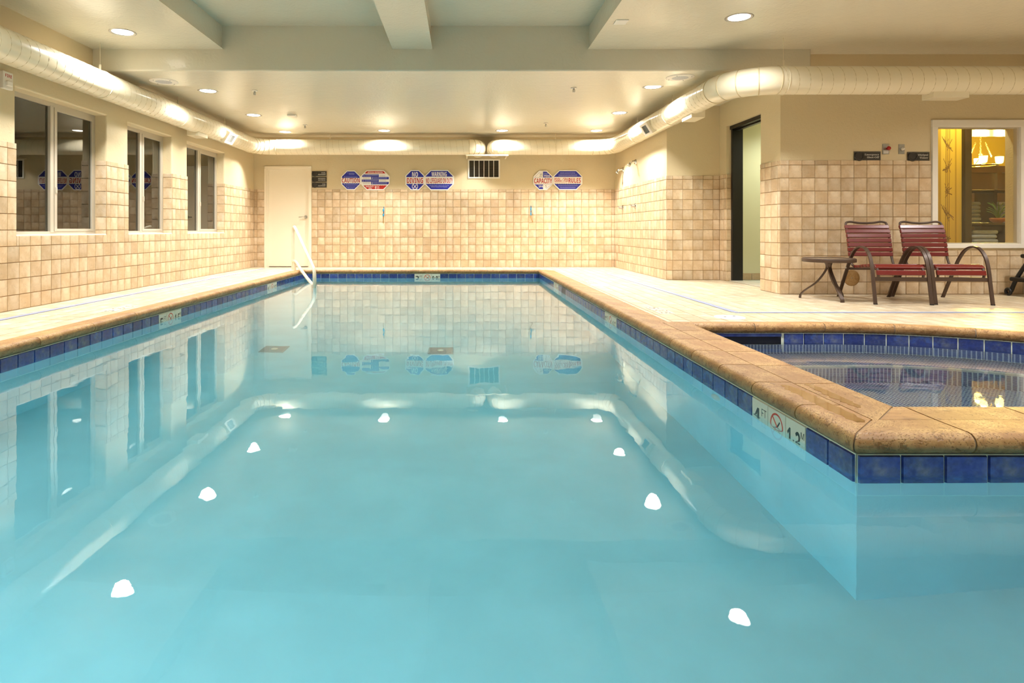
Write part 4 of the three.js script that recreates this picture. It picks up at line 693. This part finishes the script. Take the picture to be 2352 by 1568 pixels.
drainRun('deck_drain', 'grey slotted drain running past the showers and turning toward the chairs', [[2.62, 5.95, 2.62, 11.2], [2.6, 5.92, 8.4, 5.92]]);
for (const [x, d, t] of [[2.42, 5.6, 'round white skimmer lid on the deck beside the spa coping'], [1.97, 8.85, 'round white skimmer lid on the deck beside the pool coping']]) {
  const o = tag(group('skimmer_lid', V(x, 0, d)), t, 'lid', 'skimmer lids');
  mesh('lid', lathe([[0, 0.008], [0.105, 0.008], [0.11, 0.005], [0.13, 0.005], [0.133, 0.0]], 40), M.white, o);
  for (const s of [-1, 1]) mesh('finger_hole', new THREE.CylinderGeometry(0.012, 0.012, 0.002, 12).translate(s * 0.05, 0.0085, -s * 0.02), M.dark, o);
}
for (const [x, d, k, t] of [[1.94, 6.05, 'b', 'beside the pool coping near the spa'], [1.94, 9.45, 'a', 'beside the pool coping near the showers'], [-3.44, 6.2, 'b', 'beside the pool coping under the windows']]) {
  const o = tag(group('deck_depth_marker', V(x, 0.0005, d)), 'white deck tile with pool depth figures ' + t, 'depth marker', 'deck depth markers');
  for (let i = 0; i < 3; i++) { const m = mesh('marker_tile', markGeo(i, 0.157, 0.157), markMat[k], o); m.rotation.set(-Math.PI / 2, 0, x > 0 ? -Math.PI / 2 : Math.PI / 2); m.position.set(0, -0.006, (x > 0 ? 1 : -1) * (i - 1) * 0.16); }
}
{ // film of water left on the divider coping
  const wet = phys({ color: 0xa67c45, roughness: 0.06, clearcoat: 1, clearcoatRoughness: 0.03 });
  const blob = (name, label, pts) => { const s = new THREE.Shape(); pts.forEach(([x, d], i) => i ? s.lineTo(x, -d) : s.moveTo(x, -d)); s.closePath(); const g = new THREE.ExtrudeGeometry(s, { depth: 0.0012, bevelEnabled: false }).rotateX(Math.PI / 2).translate(0, 0.0416, 0); tag(mesh('puddle', g, wet), label, 'puddle', 'wet patches on the coping'); };
  const strip = (x0, x1, d0, d1) => { const a = [], b = []; for (let k = 0; k <= 26; k++) { const t = k / 26, d = d0 + (d1 - d0) * t, f = Math.sin(Math.PI * Math.min(1, Math.max(0, t))) ** 0.4, c = (x0 + x1) / 2, w = (x1 - x0) / 2 * (0.35 + 0.65 * f); a.push([c - w + (rnd() - 0.5) * 0.018, d]); b.push([c + w + (rnd() - 0.5) * 0.012, d]); } return a.concat(b.reverse()); };
  blob('p', 'long wet patch on the pool side coping of the spa divider', strip(1.525, 1.6, 2.42, 3.0));
  blob('p', 'short wet patch on the spa side coping of the divider', strip(1.66, 1.71, 2.62, 3.02));
}

// ---------------------------------------------------------------- chairs and table
const strapBar = (pts, w, t, seg = 40) => { // flat bar swept along a curve in the y-z plane, its width across x
  const c = new THREE.CatmullRomCurve3(pts.map(([z, y]) => new THREE.Vector3(0, y, z)), false, 'centripetal'), fr = [], pos = [], idx = [], uv = [];
  for (let k = 0; k <= seg; k++) { const p = c.getPointAt(k / seg), tg = c.getTangentAt(k / seg), n = new THREE.Vector3(0, -tg.z, tg.y).normalize(); for (const [a, b] of [[-1, -1], [1, -1], [1, 1], [-1, 1]]) { pos.push(a * w / 2, p.y + n.y * b * t / 2, p.z + n.z * b * t / 2); uv.push(k / seg, a); } }
  for (let k = 0; k < seg; k++) for (let i = 0; i < 4; i++) { const j = (i + 1) % 4, a = k * 4 + i, b = k * 4 + j; idx.push(a, b, a + 4, b, b + 4, a + 4); }
  const e = seg * 4; idx.push(0, 2, 1, 0, 3, 2, e, e + 1, e + 2, e, e + 2, e + 3);
  const g = new THREE.BufferGeometry(); g.setAttribute('position', new THREE.Float32BufferAttribute(pos, 3)); g.setAttribute('uv', new THREE.Float32BufferAttribute(uv, 2)); g.setIndex(idx); return toCreasedNormals(g, 0.5);
};
function makeChair() { // front feet at z = 0, back toward -z; x centred
  const o = group('strap_chair'), hw = 0.277;
  const arch = [[0.0, 0.0], [-0.035, 0.2], [-0.07, 0.4], [-0.115, 0.51], [-0.2, 0.588], [-0.31, 0.605], [-0.42, 0.565], [-0.52, 0.465], [-0.6, 0.34], [-0.72, 0.14], [-0.8, 0.0]];
  for (const s of [-1, 1]) { const l = mesh('arm_leg', strapBar(arch, 0.033, 0.017, 60).translate(s * hw, 0, 0), M.bronze, o); mesh('foot_cap', rbx(s * hw - 0.018, s * hw + 0.018, 0, 0.01, -0.011, 0.011, 0.003), M.dark, l); mesh('foot_cap', rbx(s * hw - 0.018, s * hw + 0.018, 0, 0.01, 0.789, 0.811, 0.003), M.dark, l); mesh('bolt', new THREE.SphereGeometry(0.011, 10, 8).translate(s * (hw + 0.016), 0.355, -0.59), M.chrome, l); }
  mesh('front_rail', rbx(-hw, hw, 0.245, 0.287, 0.045, 0.068, 0.005), M.bronze, o);
  mesh('rear_rail', rbx(-hw, hw, 0.33, 0.36, 0.595, 0.615, 0.005), M.bronze, o);
  const q = 0.225, side = (s) => [[s * q, 0.285, -0.055], [s * q, 0.33, -0.05], [s * q, 0.385, -0.075], [s * q, 0.405, -0.12], [s * q, 0.395, -0.3], [s * q, 0.375, -0.5], [s * q, 0.385, -0.585], [s * q, 0.46, -0.635], [s * q, 0.6, -0.665], [s * q, 0.75, -0.7], [s * q, 0.84, -0.735]].map(([x, y, z]) => new THREE.Vector3(x, y, z));
  const top = [[-0.22, 0.872, -0.75], [-0.18, 0.886, -0.757], [-0.08, 0.874, -0.758], [0.0, 0.87, -0.758], [0.08, 0.874, -0.758], [0.18, 0.886, -0.757], [0.22, 0.872, -0.75]].map(([x, y, z]) => new THREE.Vector3(x, y, z));
  const curve = new THREE.CatmullRomCurve3([...side(-1), ...top, ...side(1).reverse()], false, 'centripetal');
  mesh('frame_tube', new THREE.TubeGeometry(curve, 160, 0.0125, 10), M.bronze, o);
  // vinyl straps wrapped round the two side tubes
  const sideC = new THREE.CatmullRomCurve3(side(1), false, 'centripetal');
  const at = (t) => ({ p: sideC.getPointAt(t), g: sideC.getTangentAt(t) });
  const strap = (t, w, sag) => { const { p, g } = at(t), ax = Math.atan2(g.y, g.z), n = new THREE.Vector3(0, -g.z, g.y); const G = new RoundedBoxGeometry(2 * q + 0.03, 0.031, w, 4, 0.006); const P = G.attributes.position; for (let i = 0; i < P.count; i++) { const x = P.getX(i) / q, f = Math.max(0, 1 - x * x); P.setY(i, P.getY(i) * (0.22 + 0.78 * Math.min(1, Math.abs(x) ** 12)) + sag * f); } G.rotateX(-ax); G.translate(0, p.y, p.z); G.computeVertexNormals(); return G; };
  const Ls = sideC.getLength(), wS = 0.053;
  const ts = []; ts.push(0.045, 0.108); for (let t = 0.175; t < 0.5; t += 0.062) ts.push(t);
  const tb = []; for (let k = 0; k < 7; k++) tb.push(0.985 - k * 0.049);
  for (const t of ts) mesh('seat_strap', strap(t, wS, -0.006), M.strap, o);
  for (const t of tb) mesh('back_strap', strap(t, 0.046, 0.006), M.strap, o);
  return o;
}
{
  const a = makeChair(), g = 'red strap chairs'; a.position.copy(V(4.66, 0, 6.53)); a.rotation.y = -0.115;
  tag(a, 'dark red vinyl strap armchair beside the small round table', 'chair', g);
  const b = a.clone(); b.name = numbered('strap_chair'); scene.add(b); b.position.copy(V(5.285, 0, 6.51)); b.rotation.y = -0.115;
  tag(b, 'dark red vinyl strap armchair below the lobby window', 'chair', g);
  const t = tag(group('side_table', V(4.135, 0, 6.98)), 'small round bronze side table with three splayed legs', 'table');
  mesh('table_top', lathe([[0, 0.462], [0.248, 0.462], [0.253, 0.468], [0.262, 0.474], [0.269, 0.468], [0.271, 0.45], [0.269, 0.432], [0.258, 0.43], [0, 0.436]], 48), M.bronze, t);
  mesh('top_inset', lathe([[0, 0.4645], [0.246, 0.4645], [0.246, 0.46]], 48), std({ color: 0x8f8069, roughness: 0.25 }), t);
  mesh('hub', lathe([[0.055, 0.437], [0.04, 0.42], [0.028, 0.38], [0.02, 0.36], [0, 0.36]], 16), M.bronze, t);
  for (const [fx, fd] of [[0.0, -0.25], [-0.2, 0.22], [0.25, 0.17]]) { const L = Math.hypot(fx, fd), gg = strapBar([[-0.06, 0.433], [-0.03, 0.42], [-0.018, 0.38], [-0.03, 0.335], [-0.12, 0.2], [-L + 0.03, 0.075], [-L, 0.03], [-L - 0.002, 0.0]], 0.04, 0.014, 40); const m = mesh('leg', gg, M.bronze, t); m.rotation.y = Math.atan2(-fx, fd); }
}
{ // dark cart at the edge of the lounge
  const o = tag(group('towel_cart', V(6.9, 0, 7.28)), 'dark wheeled towel cart with a folded white towel at the lounge wall', 'cart');
  for (const s of [-1, 1]) { mesh('upright', tube([new THREE.Vector3(s * 0.3, 0.05, 0.16), new THREE.Vector3(s * 0.27, 0.2, 0.12), new THREE.Vector3(s * 0.2, 0.48, 0)], 0.022, 16, 8), M.black, o); mesh('upright', tube([new THREE.Vector3(s * 0.3, 0.05, -0.16), new THREE.Vector3(s * 0.27, 0.2, -0.12), new THREE.Vector3(s * 0.2, 0.48, 0)], 0.022, 16, 8), M.black, o); for (const z of [-0.16, 0.16]) mesh('wheel', new THREE.TorusGeometry(0.032, 0.018, 10, 20).rotateY(Math.PI / 2).translate(s * 0.33, 0.05, z), M.black, o); }
  mesh('shelf', new RoundedBoxGeometry(0.62, 0.05, 0.36, 2, 0.02).translate(0, 0.2, 0), M.black, o);
  mesh('tray', new RoundedBoxGeometry(0.5, 0.05, 0.2, 2, 0.02).translate(0, 0.48, 0), M.black, o);
  const t = tag(group('folded_towel', V(6.9, 0.226, 7.22)), 'folded white towel on the dark cart shelf', 'towel');
  mesh('towel_fold', new RoundedBoxGeometry(0.46, 0.022, 0.22, 2, 0.01).translate(0, 0.011, 0), M.white, t); mesh('towel_fold', new RoundedBoxGeometry(0.45, 0.02, 0.215, 2, 0.009).translate(0.003, 0.031, 0), M.white, t);
}

// ---------------------------------------------------------------- lobby behind the window
{
  const w = structure(group('wall_lobby'), 'dark wood and yellow lit lobby seen through the window');
  const Y = std({ color: 0x8a7430, roughness: 0.7 }), yw = std({ color: 0xd6b04e, roughness: 0.8 });
  mesh('shell', [bx(5.62, 5.7, -0.1, 3.2, DR + 0.2, 13.2), bx(12.2, 12.3, -0.1, 3.2, DR + 0.1, 13.2), bx(5.62, 12.3, -0.1, 3.2, 13.1, 13.2), bx(XR, 12.3, -0.1, 3.2, DR + 0.05, DR + 0.2)], Y, w);
  mesh('lobby_ceiling', bx(5.62, 12.3, 2.75, 2.85, DR + 0.15, 13.2), yw, w);
  mesh('lobby_slab', bx(5.62, 12.3, -0.1, 0.0, DR + 0.15, 13.2), M.wood, w);
  mesh('soffit', [bx(6.9, 12.2, 2.32, 2.76, 9.3, 9.9), bx(6.9, 12.2, 2.29, 2.33, 9.27, 9.93)], std({ color: 0x8a6a2a, roughness: 0.22 }), w);
  mesh('wood_panel', [bx(8.6, 12.2, 0, 1.98, 12.95, 13.1), bx(8.6, 12.2, 1.98, 2.12, 12.9, 13.1)], M.wood, w);
  for (let k = 0; k < 4; k++) mesh('panel_batten', bx(8.9 + k * 0.75, 9.0 + k * 0.75, 0, 2.0, 12.88, 12.96), M.wood, w);
  // papered partition and its post
  const paper = canvasTex(512, 1024, (c) => { c.fillStyle = '#c9a534'; c.fillRect(0, 0, 512, 1024); for (const [x, wd, col] of [[0, 60, '#a98416'], [60, 70, '#cfae42'], [300, 24, '#a5811a'], [330, 90, '#caa636'], [430, 82, '#b48f20']]) { c.fillStyle = col; c.fillRect(x, 0, wd, 1024); } c.strokeStyle = '#6f4f10'; let q = 5; const r = () => (q = (q * 16807) % 2147483647) / 2147483647; for (const x of [140, 170, 200]) { c.lineWidth = 9; c.beginPath(); c.moveTo(x + 14, 0); c.lineTo(x - 10, 1024); c.stroke(); } for (let y = 40; y < 1024; y += 120) for (let k = 0; k < 12; k++) { c.lineWidth = 5; const x = 150 + r() * 40; c.beginPath(); c.moveTo(x, y + r() * 30); c.lineTo(x + (r() - 0.5) * 190, y + (r() - 0.5) * 90); c.stroke(); } });
  mesh('partition', bx(5.7, 6.9, 0, 2.75, 8.5, 8.62), Y, w);
  mesh('wallpaper', new THREE.PlaneGeometry(1.2, 2.7).translate(6.3, 1.36, -8.495), std({ map: (() => { paper.wrapS = THREE.RepeatWrapping; paper.repeat.set(2.9, 1); return paper; })(), roughness: 0.7 }), w);
  mesh('post', rbx(6.86, 6.96, 0, 2.75, 8.44, 8.64, 0.01), M.wood, w);
  mesh('door_casing', [bx(9.05, 9.12, 0, 1.72, 11.4, 11.5), bx(8.85, 9.12, 1.72, 1.78, 11.4, 11.5)], std({ color: 0xc28a2c, roughness: 0.5 }), w);
  // console with towels and a plant
  const con = tag(group('lobby_console', V(7.75, 0, 9.0)), 'dark wood towel shelf unit beyond the lobby window', 'shelf');
  for (const y of [0.16, 0.5, 0.86]) mesh('shelf_board', rbx(-0.55, 0.55, y, y + 0.03, -0.2, 0.2, 0.004), M.wood, con);
  for (const x of [-0.54, 0, 0.54]) mesh('upright', bx(x - 0.02, x + 0.02, 0, 0.86, -0.2, 0.2), M.wood, con);
  const back = tag(group('towel_rack', V(8.75, 0, 10.4)), 'tall dark wood rack stacked with towels in the lobby', 'shelf');
  for (const y of [0.3, 0.84, 1.42]) mesh('shelf_board', rbx(-0.6, 0.6, y, y + 0.03, -0.2, 0.2, 0.004), M.wood, back);
  for (const x of [-0.6, 0.05, 0.6]) mesh('upright', bx(x - 0.02, x + 0.02, 0, 1.45, -0.2, 0.2), M.wood, back);
  const towelM = std({ map: pillowTex, roughness: 0.95 });
  const stack = (X, y, D, n, lab) => { const ord = n > 4 ? ['lowest', 'second from the bottom', 'third from the bottom', 'third from the top', 'second from the top', 'topmost'] : ['lowest', 'second from the bottom', 'second from the top', 'topmost']; for (let k = 0; k < n; k++) { const t = tag(mesh('rolled_towel', new RoundedBoxGeometry(0.36 + rnd() * 0.03, 0.062, 0.3, 3, 0.028), towelM), 'folded pale towel, ' + ord[k] + ' ' + lab, 'towel', 'towels in the lobby'); t.position.copy(V(X + (rnd() - 0.5) * 0.02, y + 0.034 + k * 0.064, D)); } };
  stack(7.48, 0.53, 8.99, 4, 'on the upper low shelf beside the post'); stack(8.02, 0.53, 8.99, 4, 'on the upper low shelf away from the post'); stack(7.48, 0.19, 8.99, 4, 'on the bottom low shelf beside the post'); stack(8.02, 0.19, 8.99, 4, 'on the bottom low shelf away from the post');
  stack(8.42, 0.87, 10.4, 6, 'in the tall rack stack behind the plant'); stack(9.05, 0.87, 10.4, 6, 'in the tall rack stack beside the casing');
  const pl = tag(group('potted_plant', V(7.78, 0.89, 8.98)), 'spiky green plant in a tan bowl on the lobby shelf unit', 'plant');
  mesh('bowl', lathe([[0, 0], [0.05, 0], [0.09, 0.03], [0.1, 0.07], [0.092, 0.072], [0.08, 0.04], [0, 0.03]], 24), std({ color: 0xb06a3a, roughness: 0.6 }), pl);
  for (let k = 0; k < 22; k++) { const a = rnd() * 6.28, r = 0.1 + rnd() * 0.14, h = 0.12 + rnd() * 0.2; mesh('leaf', tube([new THREE.Vector3(0, 0.04, 0), new THREE.Vector3(r * 0.4 * Math.cos(a), h * 0.8, r * 0.4 * Math.sin(a)), new THREE.Vector3(r * Math.cos(a), h, r * Math.sin(a))], 0.006, 8, 4), std({ color: 0x5c7a4a, roughness: 0.6 }), pl); }
  const dl = tag(group('added_lobby_downlight', V(6.75, 2.75, 8.15)), 'recessed fill downlight added to brighten the bamboo wallpaper in the lobby', 'downlight');  // added lamp, hidden above the window, to lift the wallpaper brightness
  mesh('trim', lathe([[0.07, 0.004], [0.072, -0.004], [0.09, -0.004], [0.09, 0.002]], 28), M.paintWhite, dl);
  mesh('light_lens', lathe([[0, -0.003], [0.072, 0.0], [0.072, 0.004], [0, 0.005]], 24), std({ color: 0xffffff, emissive: 0xffe08a, emissiveIntensity: 8 }), dl);
  const dp = new THREE.SpotLight(new THREE.Color(1, 0.93, 0.5), 8, 0, 1.2, 1, 2); dp.position.set(0, -0.02, 0); dp.target.position.set(0, -1, 0); dp.shadow.radius = 3; dp.castShadow = true; dl.add(dp, dp.target);
  // chandelier
  const ch = tag(group('chandelier', V(9.22, 2.0, 11.0)), 'wrought iron chandelier with three glowing glass shades in the lobby', 'chandelier');
  const iron = std({ color: 0x3a2c14, metalness: 0.5, roughness: 0.4 });
  mesh('canopy', lathe([[0, 0.75], [0.09, 0.75], [0.08, 0.7], [0, 0.68]], 20), iron, ch);
  const links = []; for (let k = 0; k < 15; k++) links.push(new THREE.TorusGeometry(0.016, 0.0045, 5, 12).scale(0.7, 1.2, 1).rotateY(k % 2 ? Math.PI / 2 : 0).translate(0, 0.12 + k * 0.037, 0)); mesh('chain', links, iron, ch);
  for (const s of [-1, 1]) { const l2 = []; for (let k = 0; k < 8; k++) l2.push(new THREE.TorusGeometry(0.014, 0.004, 5, 12).scale(0.7, 1.2, 1).rotateY(k % 2 ? 1.57 : 0).translate(s * (0.19 - k * 0.014), 0.1 + k * 0.033, 0)); mesh('chain', l2, iron, ch); }
  mesh('ring', new THREE.TorusGeometry(0.24, 0.012, 8, 40).rotateX(Math.PI / 2).translate(0, -0.07, 0), iron, ch);
  mesh('scroll', [tube([new THREE.Vector3(-0.1, -0.05, 0), new THREE.Vector3(-0.04, 0.03, 0), new THREE.Vector3(0, 0.1, 0), new THREE.Vector3(0.03, 0.13, 0), new THREE.Vector3(0, 0.15, 0)], 0.008, 20, 6), tube([new THREE.Vector3(0.1, -0.05, 0), new THREE.Vector3(0.04, 0.03, 0), new THREE.Vector3(0, 0.1, 0), new THREE.Vector3(-0.03, 0.13, 0), new THREE.Vector3(0, 0.15, 0)], 0.008, 20, 6)], iron, ch);
  for (const [x, z] of [[-0.12, 0.2], [0.12, -0.2], [0.25, 0.1], [-0.25, -0.1]]) {
    const s = mesh('lamp_shade', lathe([[0.03, -0.06], [0.05, -0.05], [0.058, 0.0], [0.06, 0.06], [0.055, 0.06], [0.05, 0.0], [0.03, -0.055]], 20).translate(x, 0.02, z), std({ color: 0xfff4c0, emissive: 0xffe98a, emissiveIntensity: 5, roughness: 0.5 }), ch);
    const p = new THREE.PointLight(new THREE.Color(1, 0.80, 0.16), 19, 0, 2); p.position.set(x, 0.1, z); p.shadow.radius = 2; p.castShadow = true; ch.add(p);
  }
}
renderer.render(scene, camera);
